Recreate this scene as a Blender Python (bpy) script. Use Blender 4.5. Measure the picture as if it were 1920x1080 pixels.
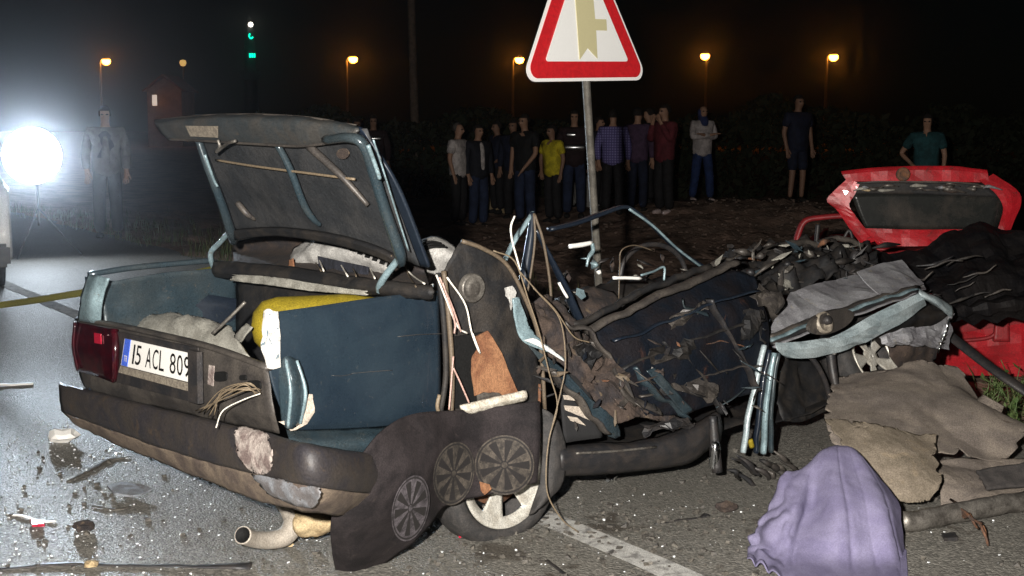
import bpy, bmesh, math, random
import numpy as np
from mathutils import Vector, Matrix, noise as mnoise
R = math.radians
random.seed(7)
SC = bpy.context.scene
for o in list(bpy.data.objects): bpy.data.objects.remove(o)
COL = SC.collection

# ------------------------------------------------------------------ camera
FPX = 2500.0; CAMZ = 1.45; PITCH = math.atan(300.0/FPX)
cam = bpy.data.cameras.new('camera'); cam.sensor_width = 36; cam.lens = 36*FPX/1920
cam.clip_start = .05; cam.clip_end = 2000
camo = bpy.data.objects.new('camera', cam); COL.objects.link(camo)
camo.location = (0, 0, CAMZ); camo.rotation_euler = (math.pi/2-PITCH, 0, 0)
SC.camera = camo
# ------------------------------------------------------------------ sky (night), moon-weak sun
W = bpy.data.worlds.new('World'); SC.world = W; W.use_nodes = True
nt = W.node_tree; bg = nt.nodes['Background']
sky = nt.nodes.new('ShaderNodeTexSky'); sky.sky_type = 'NISHITA'; sky.sun_disc = False
sky.sun_elevation = R(35); sky.sun_rotation = R(200)
nt.links.new(sky.outputs[0], bg.inputs[0]); bg.inputs[1].default_value = 0.0002
def lamp(name, kind, loc, energy, color=(1, 1, 1), **kw):
    l = bpy.data.lights.new(name, kind); l.energy = energy; l.color = color
    for k, v in kw.items(): setattr(l, k, v)
    o = bpy.data.objects.new(name, l); COL.objects.link(o); o.location = loc
    return o
def aim(o, target):
    d = Vector(target)-Vector(o.location); o.rotation_euler = d.to_track_quat('-Z', 'Y').to_euler()
sun = lamp('sun', 'SUN', (0, 0, 30), 0.004, (1, .95, .88), angle=R(.5)); sun.rotation_euler = (R(55), 0, R(-20))
# the photographer's flash, a hand above and left of the lens
flash = lamp('camera_flash', 'SPOT', (-.26, -.02, 1.62), 2500, (1, .95, .88), spot_size=R(75), spot_blend=.6, shadow_soft_size=.035)
aim(flash, (.2, 6, .75))
SC.view_settings.view_transform = 'Standard'; SC.view_settings.look = 'None'
SC.view_settings.exposure = 0; SC.view_settings.gamma = 1
SC.render.engine = 'CYCLES'; SC.cycles.use_denoising = True
SC.cycles.max_bounces = 5; SC.cycles.volume_bounces = 0

# ------------------------------------------------------------------ helpers
CP, SP = math.cos(PITCH), math.sin(PITCH)
def ray(px, py):
    xc = (px-960)/FPX; yc = (540-py)/FPX
    return Vector((xc, CP+yc*SP, -SP+yc*CP))
def at(px, py, Y):
    d = ray(px, py); t = Y/d.y
    return Vector((d.x*t, Y, CAMZ+d.z*t))
def gnd(px, py, z=0.0):
    d = ray(px, py); t = (z-CAMZ)/d.z
    return Vector((d.x*t, d.y*t, z))
def plane(a, b, c=None):
    a = Vector(a); b = Vector(b); c = Vector(c) if c is not None else a+Vector((0, 0, 1))
    n = (b-a).cross(c-a).normalized()
    if n.y > 0: n = -n
    return (a, n)
def onp(px, py, pl, off=0.0):
    d = ray(px, py); a, n = pl; a = a+n*off
    t = (a-Vector((0, 0, CAMZ))).dot(n)/d.dot(n)
    return Vector((0, 0, CAMZ))+d*t
def pp(pl, pts, off=0.0):
    return [onp(p[0], p[1], pl, off+(p[2] if len(p) > 2 else 0)) for p in pts]
def atl(pts): return [at(*p) for p in pts]

def nz(v, s, seed=0.0): return mnoise.noise(Vector(v)*s+Vector((seed, seed*1.7, -seed)))

MATS = {}
def mat(name, col, rough=.6, metal=0.0, col2=None, nscale=8.0, lo=.42, hi=.6, bump=0.0, bscale=60.0, coat=0.0, spec=.5,
        col3=None, n3=40.0, lo3=.55, hi3=.62, emit=None, estr=0.0, trans=0.0, alpha=1.0, detail=6.0, bdist=.01, rvar=0.0, grain=.32, gscale=190.0):
    m = bpy.data.materials.new(name); m.use_nodes = True
    t = m.node_tree; b = t.nodes['Principled BSDF']
    b.inputs['Base Color'].default_value = (*col, 1); b.inputs['Roughness'].default_value = rough
    b.inputs['Metallic'].default_value = metal; b.inputs['Coat Weight'].default_value = coat
    b.inputs['Specular IOR Level'].default_value = spec; b.inputs['Transmission Weight'].default_value = trans
    b.inputs['Alpha'].default_value = alpha
    tc = t.nodes.new('ShaderNodeNewGeometry'); src = tc.outputs['Position']
    def noi(sc, det=detail, dist=0.0):
        n = t.nodes.new('ShaderNodeTexNoise'); n.inputs['Scale'].default_value = sc
        n.inputs['Detail'].default_value = det; n.inputs['Roughness'].default_value = .62; n.inputs['Distortion'].default_value = dist
        t.links.new(src, n.inputs['Vector']); return n
    def ramp(n, a, c):
        r = t.nodes.new('ShaderNodeMapRange'); r.inputs[1].default_value = a; r.inputs[2].default_value = c
        t.links.new(n.outputs[0], r.inputs[0]); return r
    def mix(fac, A, B):
        x = t.nodes.new('ShaderNodeMix'); x.data_type = 'RGBA'
        t.links.new(fac, x.inputs[0])
        for s, v in ((x.inputs[6], A), (x.inputs[7], B)):
            if isinstance(v, tuple): s.default_value = (*v, 1)
            else: t.links.new(v, s)
        return x.outputs[2]
    out = None
    if col2 is not None:
        r = ramp(noi(nscale, dist=.4), lo, hi); out = mix(r.outputs[0], tuple(col), tuple(col2))
    if col3 is not None:
        r3 = ramp(noi(n3, dist=.8), lo3, hi3); out = mix(r3.outputs[0], out if out is not None else tuple(col), tuple(col3))
    if grain and not emit and metal < .9:
        gn = noi(gscale, 2.0); gr = t.nodes.new('ShaderNodeMapRange'); gr.inputs[1].default_value = .3; gr.inputs[2].default_value = .7
        gr.inputs[3].default_value = 1-grain; gr.inputs[4].default_value = 1+grain; t.links.new(gn.outputs[0], gr.inputs[0])
        mu = t.nodes.new('ShaderNodeVectorMath'); mu.operation = 'SCALE'; t.links.new(gr.outputs[0], mu.inputs['Scale'])
        if out is not None: t.links.new(out, mu.inputs[0])
        else: mu.inputs[0].default_value = tuple(col)
        out = mu.outputs[0]
    if out is not None: t.links.new(out, b.inputs['Base Color'])
    if rvar:
        rr = t.nodes.new('ShaderNodeMapRange'); rr.inputs[1].default_value = .35; rr.inputs[2].default_value = .65
        rr.inputs[3].default_value = max(.05, rough-rvar); rr.inputs[4].default_value = min(1, rough+rvar)
        t.links.new(noi(nscale*1.7).outputs[0], rr.inputs[0]); t.links.new(rr.outputs[0], b.inputs['Roughness'])
    if bump:
        n = noi(bscale, 5); bp = t.nodes.new('ShaderNodeBump'); bp.inputs['Strength'].default_value = bump
        bp.inputs['Distance'].default_value = bdist
        t.links.new(n.outputs[0], bp.inputs['Height']); t.links.new(bp.outputs[0], b.inputs['Normal'])
    if emit: b.inputs['Emission Color'].default_value = (*emit, 1); b.inputs['Emission Strength'].default_value = estr
    MATS[name] = m
    return m

def setprops(o, label=None, cat=None, group=None, kind=None):
    for k, v in (('label', label), ('category', cat), ('group', group), ('kind', kind)):
        if v: o[k] = v
    return o
def link_mesh(name, verts, faces, m, parent=None, smooth=True, th=0.0, midx=None, org=None):
    vs = [Vector(v) for v in verts]
    if parent is None:
        if org is None:
            lo = Vector((min(v.x for v in vs), min(v.y for v in vs), min(v.z for v in vs)))
            hi = Vector((max(v.x for v in vs), max(v.y for v in vs), max(v.z for v in vs)))
            org = Vector(((lo.x+hi.x)/2, (lo.y+hi.y)/2, lo.z))
    else: org = parent['_o']; org = Vector(org)
    me = bpy.data.meshes.new(name); me.from_pydata([v-org for v in vs], [], faces)
    for x in (m if isinstance(m, (list, tuple)) else [m]): me.materials.append(MATS[x])
    if midx: me.polygons.foreach_set('material_index', midx)
    if smooth: me.polygons.foreach_set('use_smooth', [True]*len(faces))
    o = bpy.data.objects.new(name, me); COL.objects.link(o)
    if parent is None: o.location = org
    else:
        o.parent = parent
    if th:
        s = o.modifiers.new('solid', 'SOLIDIFY'); s.thickness = th; s.offset = 0
    o['_o'] = org[:]
    me.update()
    return o
def thing(name, label, cat, loc, group=None):
    o = bpy.data.objects.new(name, None); COL.objects.link(o); o.location = loc; o['_o'] = tuple(loc)
    o.empty_display_size = .1
    return setprops(o, label, cat, group)
def cr(p0, p1, p2, p3, t):
    return .5*((2*p1)+(-p0+p2)*t+(2*p0-5*p1+4*p2-p3)*t*t+(-p0+3*p1-3*p2+p3)*t*t*t)
def spl(pts, u):
    n = len(pts)
    if n == 1: return pts[0]
    x = max(0.0, min(1.0, u))*(n-1); i = min(int(x), n-2); t = x-i
    p1, p2 = pts[i], pts[i+1]
    p0 = pts[i-1] if i > 0 else p1*2-p2
    p3 = pts[i+2] if i+2 < n else p2*2-p1
    return cr(p0, p1, p2, p3, t)
def seval(rows, u, v): return spl([spl(r, u) for r in rows], v)
def snorm(rows, u, v):
    e = .01; a = seval(rows, min(1, u+e), v)-seval(rows, max(0, u-e), v); b = seval(rows, u, min(1, v+e))-seval(rows, u, max(0, v-e))
    n = a.cross(b)
    n = n.normalized() if n.length > 1e-9 else Vector((0, -1, 0))
    d = seval(rows, u, v)-Vector((0, 0, CAMZ))
    return -n if n.dot(d) > 0 else n
def surf(name, rows, m, parent=None, nu=24, nv=12, th=.003, cr_=0.0, cs=8.0, ragged=0.0, seed=1.0, fold=0.0, fs=3.0, smooth=True, fn=None):
    """a sheet through rows of control points, crumpled by noise, with real thickness"""
    vs = []; fs_ = []
    for j in range(nv+1):
        for i in range(nu+1):
            u, v = i/nu, j/nv
            if ragged:
                eu = nz((u*7, v*7, seed), 1.6, 3)*ragged
                edge = min(u, 1-u, v, 1-v)
                k = max(0, 1-edge*6)
                u2 = min(1, max(0, u+eu*k)); v2 = min(1, max(0, v+nz((v*9, u*9, seed), 1.7, 9)*ragged*k))
            else: u2, v2 = u, v
            p = seval(rows, u2, v2)
            if cr_ or fold or fn:
                n = snorm(rows, u, v)
                a = cr_*(nz(p, cs, seed)+.5*nz(p, cs*2.3, seed+5)+.25*abs(nz(p, cs*5, seed+9))*2)
                if fold: a += fold*(abs(nz(p, fs, seed+20))*2-.5)
                if fn: a += fn(u, v)
                p = p+n*a
            vs.append(p)
    for j in range(nv):
        for i in range(nu):
            a = j*(nu+1)+i; fs_.append((a, a+1, a+nu+2, a+nu+1))
    return link_mesh(name, vs, fs_, m, parent, th=th, smooth=smooth)
def poly(name, pts, m, parent=None, th=.006, smooth=False):
    n = len(pts); c = sum(pts, Vector())/n
    nr = Vector()
    for i in range(n): nr += (pts[i]-c).cross(pts[(i+1) % n]-c)
    nr.normalize()
    if nr.dot(c-Vector((0, 0, CAMZ))) > 0: pts = pts[::-1]; nr = -nr
    vs = [p+nr*th/2 for p in pts]+[p-nr*th/2 for p in pts]
    fs = [tuple(range(n)), tuple(range(2*n-1, n-1, -1))]
    for i in range(n): j = (i+1) % n; fs.append((i, n+i, n+j, j))
    return link_mesh(name, vs, fs, m, parent, smooth=smooth)
def rough_outline(pts, k=4, amp=.006, seed=0):
    out = []; n = len(pts)
    for i in range(n):
        a, b = pts[i], pts[(i+1) % n]
        for s in range(k):
            p = a.lerp(b, s/k)
            out.append(p+Vector((nz(p, 37, seed), nz(p, 37, seed+3), nz(p, 37, seed+6)))*amp*(1 if s else .3))
    return out
def tube(name, pts, r, m, parent=None, seg=8, n=None, closed_ends=True, flat=None, jit=0.0):
    """a bent bar; r is a number or a list of radii along it; flat = (w, h) factors across"""
    pts = [Vector(p) for p in pts]; n = n or max(8, 5*(len(pts)-1))
    if len(pts) == 2 and n > 4: n = 4
    C = [spl(pts, i/n) for i in range(n+1)]
    if jit: C = [c+Vector((nz(c, 14, 1), nz(c, 14, 5), nz(c, 14, 8)))*jit for c in C]
    rr = r if isinstance(r, (list, tuple)) else [r]
    vs = []; fs = []
    T0 = (C[1]-C[0]).normalized(); up = Vector((0, 0, 1)) if abs(T0.z) < .9 else Vector((1, 0, 0))
    N = (up-T0*up.dot(T0)).normalized()
    for i in range(n+1):
        T = (C[min(i+1, n)]-C[max(i-1, 0)]).normalized()
        N = (N-T*N.dot(T)).normalized(); B = T.cross(N)
        x = i/n*(len(rr)-1); k = min(int(x), max(0, len(rr)-2)); rad = rr[k] if len(rr) == 1 else rr[k]+(rr[k+1]-rr[k])*(x-k)
        fw, fh = flat or (1, 1)
        for s in range(seg):
            a = 2*math.pi*(s+.5)/seg
            vs.append(C[i]+(N*math.cos(a)*fh+B*math.sin(a)*fw)*rad)
    for i in range(n):
        for s in range(seg):
            a = i*seg+s; b = i*seg+(s+1) % seg; fs.append((a, b, b+seg, a+seg))
    if closed_ends: fs += [tuple(range(seg-1, -1, -1)), tuple(range(n*seg, n*seg+seg))]
    return link_mesh(name, vs, fs, m, parent)
def lathe(name, prof, loc, axis, m, parent=None, seg=28, midx=None):
    """prof = [(radius, along)], spun round axis at loc"""
    ax = Vector(axis).normalized(); up = Vector((0, 0, 1)) if abs(ax.z) < .9 else Vector((1, 0, 0))
    N = (up-ax*up.dot(ax)).normalized(); B = ax.cross(N); loc = Vector(loc)
    vs = []; fs = []; mi = []
    for (r, h) in prof:
        for s in range(seg):
            a = 2*math.pi*s/seg; vs.append(loc+ax*h+(N*math.cos(a)+B*math.sin(a))*max(r, 1e-4))
    for i in range(len(prof)-1):
        for s in range(seg):
            a = i*seg+s; b = i*seg+(s+1) % seg; fs.append((a, b, b+seg, a+seg)); mi.append(midx[i] if midx else 0)
    return link_mesh(name, vs, fs, m, parent, midx=mi)
def box(name, c, size, m, parent=None, rz=0.0, rx=0.0, ry=0.0, bev=.004):
    bm = bmesh.new(); bmesh.ops.create_cube(bm, size=1)
    for v in bm.verts: v.co = Vector((v.co.x*size[0], v.co.y*size[1], v.co.z*size[2]))
    if bev: bmesh.ops.bevel(bm, geom=list(bm.edges), offset=min(bev, min(size)*.3), segments=2, affect='EDGES')
    M = Matrix.Translation(Vector(c)) @ Matrix.Rotation(rz, 4, 'Z') @ Matrix.Rotation(rx, 4, 'X') @ Matrix.Rotation(ry, 4, 'Y')
    bm.transform(M); bm.verts.ensure_lookup_table(); bm.verts.index_update()
    vs = [v.co.copy() for v in bm.verts]; fs = [tuple(v.index for v in f.verts) for f in bm.faces]; bm.free()
    return link_mesh(name, vs, fs, m, parent, smooth=False)
def text_mesh(txt):
    cu = bpy.data.curves.new('t', 'FONT'); cu.body = txt; cu.resolution_u = 4
    o = bpy.data.objects.new('t', cu); COL.objects.link(o); bpy.context.view_layer.update()
    me = o.evaluated_get(bpy.context.evaluated_depsgraph_get()).to_mesh()
    vs = [v.co.copy() for v in me.vertices]; fs = [tuple(p.vertices) for p in me.polygons]
    bpy.data.objects.remove(o); bpy.data.curves.remove(cu)
    return vs, fs

# ------------------------------------------------------------------ materials
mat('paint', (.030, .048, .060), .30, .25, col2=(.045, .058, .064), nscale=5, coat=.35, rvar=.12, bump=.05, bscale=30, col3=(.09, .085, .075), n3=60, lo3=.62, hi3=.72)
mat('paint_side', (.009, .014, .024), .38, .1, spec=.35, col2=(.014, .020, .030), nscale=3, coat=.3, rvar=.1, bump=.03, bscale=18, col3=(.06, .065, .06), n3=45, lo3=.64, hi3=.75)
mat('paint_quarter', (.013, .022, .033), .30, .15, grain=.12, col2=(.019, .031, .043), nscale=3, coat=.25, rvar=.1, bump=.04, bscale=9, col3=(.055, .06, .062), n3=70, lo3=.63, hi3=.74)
mat('paint_lit', (.24, .33, .36), .34, .15, coat=.3, col2=(.13, .185, .205), nscale=9, rvar=.14, bump=.08, bscale=40, col3=(.10, .08, .06), n3=55, lo3=.60, hi3=.7)  # lit copy of the car paint: flash on facing strips put into the colour
mat('lid_edge', (.045, .052, .056), .42, .2, col2=(.065, .062, .058), nscale=9, bump=.2, bscale=30, col3=(.09, .075, .06), n3=25, lo3=.62, hi3=.72)
mat('lid_inner', (.024, .026, .029), .7, 0, spec=.25, col2=(.042, .042, .043), nscale=5, bump=.5, bscale=25)
mat('paint_lit_bright', (.40, .47, .49), .32, .1, coat=.3, col2=(.26, .32, .34), nscale=7, rvar=.12, bump=.06, bscale=40, col3=(.10, .08, .06), n3=50, lo3=.62, hi3=.72)  # stronger lit copy of the car paint, brightness put into the colour
mat('paint_grey', (.30, .30, .315), .45, .15, col2=(.19, .185, .20), nscale=6, bump=.15, bscale=25, col3=(.28, .26, .22), n3=30, lo3=.6, hi3=.7, rvar=.1)
mat('dirty_panel', (.045, .040, .037), .5, .2, col2=(.085, .074, .064), nscale=7, bump=.15, bscale=50, col3=(.04, .035, .035), n3=26, lo3=.58, hi3=.66)
mat('inner_dark', (.012, .012, .013), .65, 0, spec=.3, col2=(.028, .024, .021), nscale=9, bump=.3, bscale=40)
mat('black_plastic', (.018, .018, .02), .5, 0, col2=(.035, .03, .028), nscale=14, bump=.15, bscale=70)
mat('bumper_plastic', (.040, .033, .029), .55, 0, col2=(.024, .022, .026), nscale=6, bump=.25, bscale=70, col3=(.058, .042, .030), n3=18, lo3=.58, hi3=.7)
mat('bumper_lip', (.15, .115, .085), .7, 0, col2=(.08, .06, .05), nscale=11, bump=.3, bscale=60)
mat('scraped', (.36, .31, .28), .7, 0, col2=(.16, .12, .11), nscale=22, bump=.4, bscale=90)
mat('flap_grey', (.22, .23, .25), .6, .1, col2=(.13, .12, .12), nscale=16, bump=.2, bscale=60)
mat('filler', (.50, .485, .46), .75, 0, col2=(.40, .385, .365), nscale=30, bump=.3, bscale=60, col3=(.10, .14, .17), n3=42, lo3=.57, hi3=.6)
mat('cream_patch', (.46, .40, .33), .75, 0, col2=(.36, .31, .26), nscale=20, bump=.2, bscale=60)
mat('glass_dark', (.014, .015, .014), .25, 0, coat=.3, col2=(.05, .042, .036), nscale=4, lo=.5, hi=.75, bump=.2, bscale=8)  # second tone mixes grime with a painted reflection
mat('red_lens', (.035, .002, .005), .18, 0, coat=.6, col2=(.016, .002, .004), nscale=25)
mat('red_bright', (.35, .01, .03), .3, 0, emit=None)
mat('plate_white', (.86, .84, .80), .45, grain=.05)
mat('plate_blue', (.06, .13, .62), .4)
mat('ink_black', (.010, .010, .010), .7, spec=.1)
mat('plate_frame', (.32, .28, .22), .5, .2, col2=(.2, .17, .14), nscale=60)
mat('chrome', (.8, .82, .84), .16, 1)
mat('alu', (.60, .58, .52), .42, .35, col2=(.46, .43, .37), nscale=20, rvar=.1)
mat('rubber', (.022, .021, .021), .75, 0, col2=(.04, .036, .034), nscale=25, bump=.3, bscale=120)
mat('mat_black', (.013, .011, .012), .8, 0, spec=.2, col2=(.026, .021, .022), nscale=8, bump=.3, bscale=220, col3=(.045, .036, .034), n3=14, lo3=.6, hi3=.78)
mat('print_light', (.07, .058, .047), .75, 0, lo=.38, hi=.62, col2=(.018, .015, .013), nscale=40)
mat('print_cool', (.10, .088, .098), .7, 0, lo=.38, hi=.62, col2=(.026, .022, .025), nscale=40)
mat('print_dark', (.010, .008, .008), .8)
mat('brown_board', (.26, .125, .06), .85, 0, col2=(.16, .065, .03), nscale=14, bump=.3, bscale=120)
mat('white_wood', (.62, .58, .50), .8, 0, col2=(.40, .36, .29), nscale=40, bump=.3, bscale=120)
mat('wire_pink', (.42, .27, .23), .5); mat('wire_brown', (.10, .075, .05), .6); mat('wire_white', (.72, .68, .6), .5)
mat('wire_tan', (.17, .13, .085), .6)
mat('tank_yellow', (.24, .18, .012), .7, 0, spec=.25, col2=(.17, .13, .01), nscale=9, bump=.1, bscale=50, col3=(.16, .12, .02), n3=60, lo3=.66, hi3=.72)
mat('cloth_grey', (.32, .31, .27), .9, 0, col2=(.22, .21, .18), nscale=18, bump=.5, bscale=200)
mat('cloth_navy', (.0045, .007, .012), .7, 0, spec=.15, col2=(.009, .008, .010), nscale=7, bump=.5, bscale=60, col3=(.07, .032, .02), n3=9, lo3=.64, hi3=.78)
mat('seat_brown', (.050, .034, .026), .9, 0, col2=(.022, .018, .019), nscale=9, bump=.5, bscale=80, col3=(.10, .072, .045), n3=20, lo3=.6, hi3=.7)
mat('white_fabric', (.42, .41, .39), .85, 0, col2=(.30, .29, .275), nscale=22, bump=.3, bscale=150)
mat('black_fabric', (.012, .012, .013), .9)
mat('carpet', (.25, .212, .178), .95, 0, spec=.1, col2=(.17, .145, .127), nscale=6, bump=.6, bscale=260, col3=(.10, .075, .06), n3=11, lo3=.62, hi3=.74)
mat('carpet_olive', (.24, .20, .155), .95, 0, spec=.1, col2=(.17, .142, .108), col3=(.27, .215, .15), n3=13, lo3=.58, hi3=.72, nscale=9, bump=.6, bscale=260)
mat('felt_dark', (.035, .031, .03), .95, 0, col2=(.055, .048, .045), nscale=30, bump=.6, bscale=260)
mat('lavender', (.185, .170, .265), .9, 0, col2=(.150, .136, .225), nscale=9, bump=.25, bscale=260, grain=.14, spec=.15)
mat('rust', (.15, .065, .03), .85, .1, col2=(.07, .045, .035), nscale=22, bump=.5, bscale=60)
mat('dull_metal', (.20, .185, .165), .5, .6, col2=(.10, .09, .08), nscale=18, bump=.15, bscale=50, rvar=.12)
mat('exhaust', (.40, .36, .31), .6, .3, col2=(.36, .32, .27), nscale=22, bump=.2, bscale=60)
mat('tan_block', (.40, .31, .18), .85, 0, col2=(.30, .22, .12), nscale=25, bump=.3, bscale=80)
mat('red_paint', (.40, .011, .018), .38, .05, col2=(.26, .010, .014), nscale=6, coat=.3, bump=.12, bscale=20, col3=(.16, .02, .02), n3=22, lo3=.60, hi3=.7)
mat('red_dull', (.26, .016, .02), .5, 0, col2=(.18, .014, .016), nscale=9, bump=.2, bscale=40)
mat('tarp_black', (.005, .005, .0062), .6, 0, spec=.12, col2=(.012, .0105, .0105), nscale=6, bump=.5, bscale=40)
mat('sign_white', (.90, .90, .88), .5, grain=.04)
mat('sign_red', (.62, .016, .022), .5, grain=.15, col2=(.52, .014, .02), nscale=40)
mat('sign_olive', (.60, .55, .32), .6, grain=.06)
mat('galv', (.15, .138, .118), .7, .1, spec=.25, col2=(.09, .083, .072), nscale=14, rvar=.1)
mat('wood_pole', (.22, .165, .13), .9, 0, col2=(.15, .115, .09), nscale=8)
mat('lamp_grey', (.22, .2, .18), .6, .3)
mat('sodium', (1, .5, .08), .5, emit=(1, .33, .03), estr=36)
mat('neon_green', (.0, .5, .3), .5, emit=(.0, 1, .55), estr=2.2)
mat('white_bulb', (1, 1, .9), .5, emit=(1, .93, .78), estr=5)
mat('dim_bulb', (1, .7, .3), .5, emit=(1, .6, .18), estr=.6)
mat('flood_glow', (1, 1, 1), .5, emit=(.80, .90, 1), estr=60)
mat('window_lit', (1, .9, .8), .5, emit=(1, .92, .8), estr=.5)
mat('tower_stone', (.06, .06, .065), .9, 0, col2=(.045, .045, .05), nscale=1)
mat('house_wall', (.20, .12, .08), .9, 0, col2=(.15, .09, .06), nscale=1.2)
mat('house_roof', (.16, .06, .04), .9, 0, col2=(.1, .05, .035), nscale=3)
mat('hedge', (.020, .030, .013), .85, 0, col2=(.034, .036, .018), nscale=2)
mat('grass', (.055, .085, .022), .8, 0, col2=(.11, .10, .04), nscale=9)
mat('weed_leaf', (.06, .11, .028), .6, 0, col2=(.10, .13, .045), nscale=12)
mat('dry_stalk', (.20, .16, .08), .85, 0, col2=(.12, .09, .05), nscale=20)
mat('dirt', (.46, .31, .24), .95, 0, spec=.1, col2=(.27, .195, .155), nscale=2.2, bump=.8, bscale=9, bdist=.05, col3=(.46, .34, .27), n3=14, lo3=.58, hi3=.7)
mat('rubble', (.20, .14, .11), .9, 0, col2=(.13, .10, .08), nscale=5, bump=.4, bscale=30)
mat('frag_glass', (.85, .88, .90), .06, 0, coat=1, spec=1)
mat('frag_dark', (.05, .045, .04), .7, 0, col2=(.10, .09, .075), nscale=40)
mat('tape_yellow', (.22, .20, .03), .5); mat('white_body', (.66, .66, .65), .35, 0, coat=.4, col2=(.58, .57, .55), nscale=4)
mat('road_paint', (.52, .51, .48), .8, 0, col2=(.22, .212, .20), nscale=16, lo=.46, hi=.62, bump=.5, bscale=220)
for n_, c_ in (('skin', (.42, .24, .16)), ('skin_dark', (.30, .17, .115))): mat(n_, c_, .6)
for n_, c_ in (('hair', (.016, .012, .01)), ('hair_grey', (.10, .09, .08)), ('shirt_white', (.66, .60, .58)), ('shirt_dull', (.16, .14, .13)), ('jacket_dark', (.016, .018, .028)), ('jeans', (.025, .04, .095)),
               ('trousers_dark', (.016, .015, .017)), ('tee_black', (.014, .015, .016)), ('tee_yellow', (.75, .62, .03)), ('vest_dark', (.03, .014, .017)),
               ('purple', (.09, .05, .10)), ('maroon', (.16, .025, .035)), ('jacket_grey', (.58, .52, .51)), ('scarf_blue', (.03, .05, .16)), ('teal', (.02, .09, .10)),
               ('shoe_pale', (.75, .60, .58)), ('shoe_dark', (.02, .018, .016)), ('jeans_blue', (.02, .045, .15)), ('navy', (.012, .018, .045))):
    mat(n_, c_, .85, 0, col2=tuple(x*.6 for x in c_), nscale=9, bump=.7, bscale=11, bdist=.04)
mat('reflector', (.95, .95, .95), .30, 1)
def check_mat():
    m = mat('shirt_check', (.24, .22, .50), .85); t = m.node_tree; b = t.nodes['Principled BSDF']
    g = t.nodes.new('ShaderNodeTexCoord'); mp = t.nodes.new('ShaderNodeMapping'); mp.inputs['Scale'].default_value = (14, 14, 14)
    c = t.nodes.new('ShaderNodeTexBrick'); c.offset = 0
    c.inputs['Color1'].default_value = (.26, .24, .52, 1); c.inputs['Color2'].default_value = (.30, .28, .56, 1); c.inputs['Mortar'].default_value = (.10, .08, .25, 1)
    c.inputs['Scale'].default_value = 1; c.inputs['Mortar Size'].default_value = .12; c.inputs['Brick Width'].default_value = .6; c.inputs['Row Height'].default_value = .6
    cx = t.nodes.new('ShaderNodeSeparateXYZ'); cb = t.nodes.new('ShaderNodeCombineXYZ')
    t.links.new(g.outputs['Object'], mp.inputs[0]); t.links.new(mp.outputs[0], cx.inputs[0])
    t.links.new(cx.outputs[0], cb.inputs[0]); t.links.new(cx.outputs[2], cb.inputs[1]); t.links.new(cb.outputs[0], c.inputs[0])
    t.links.new(c.outputs[0], b.inputs['Base Color'])
check_mat()
def asphalt_mat():
    m = mat('asphalt', (.1, .1, .1), .6); t = m.node_tree; b = t.nodes['Principled BSDF']; L = t.links
    g = t.nodes.new('ShaderNodeNewGeometry'); P = g.outputs['Position']
    def tex(kind, sc, **kw):
        n = t.nodes.new(kind); n.inputs['Scale'].default_value = sc; L.new(P, n.inputs['Vector'])
        for k, v in kw.items(): n.inputs[k].default_value = v
        return n
    vo = tex('ShaderNodeTexVoronoi', 95); n1 = tex('ShaderNodeTexNoise', 1.1, Detail=7); n2 = tex('ShaderNodeTexNoise', 170, Detail=3); n3 = tex('ShaderNodeTexNoise', 6.5, Detail=8, Distortion=.6)
    def mr(s, a, c, lo, hi):
        r = t.nodes.new('ShaderNodeMapRange'); L.new(s, r.inputs[0]); r.inputs[1].default_value = a; r.inputs[2].default_value = c; r.inputs[3].default_value = lo; r.inputs[4].default_value = hi; return r.outputs[0]
    def mixc(f, A, B, mode='MIX'):
        x = t.nodes.new('ShaderNodeMix'); x.data_type = 'RGBA'; x.blend_type = mode
        if isinstance(f, float): x.inputs[0].default_value = f
        else: L.new(f, x.inputs[0])
        for s, v in ((x.inputs[6], A), (x.inputs[7], B)):
            if isinstance(v, tuple): s.default_value = (*v, 1)
            else: L.new(v, s)
        return x.outputs[2]
    bw = t.nodes.new('ShaderNodeRGBToBW'); L.new(vo.outputs['Color'], bw.inputs[0])
    c1 = mixc(mr(bw.outputs[0], .2, .8, 0, 1), (.115, .110, .098), (.27, .255, .225))
    c2 = mixc(mr(n1.outputs[0], .35, .65, 0, 1), c1, (.14, .132, .115)); c2 = mixc(.45, c1, c2)
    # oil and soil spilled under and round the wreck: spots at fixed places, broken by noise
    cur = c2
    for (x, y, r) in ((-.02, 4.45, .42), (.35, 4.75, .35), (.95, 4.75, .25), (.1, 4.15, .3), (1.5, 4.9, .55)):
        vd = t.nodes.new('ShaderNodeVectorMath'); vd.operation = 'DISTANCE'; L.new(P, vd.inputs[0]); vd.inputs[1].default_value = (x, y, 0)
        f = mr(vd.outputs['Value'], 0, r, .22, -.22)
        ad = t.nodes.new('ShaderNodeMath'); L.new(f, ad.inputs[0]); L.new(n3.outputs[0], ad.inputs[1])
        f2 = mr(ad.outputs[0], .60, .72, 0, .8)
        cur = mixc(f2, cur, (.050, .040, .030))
    L.new(cur, b.inputs['Base Color'])
    L.new(mr(n2.outputs[0], .3, .7, .38, .75), b.inputs['Roughness'])
    h = t.nodes.new('ShaderNodeMath'); h.operation = 'ADD'; L.new(mr(vo.outputs['Distance'], 0, .6, 1, 0), h.inputs[0]); L.new(n2.outputs[0], h.inputs[1])
    bp = t.nodes.new('ShaderNodeBump'); bp.inputs['Strength'].default_value = .85; bp.inputs['Distance'].default_value = .004
    L.new(h.outputs[0], bp.inputs['Height']); L.new(bp.outputs[0], b.inputs['Normal'])
asphalt_mat()

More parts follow.
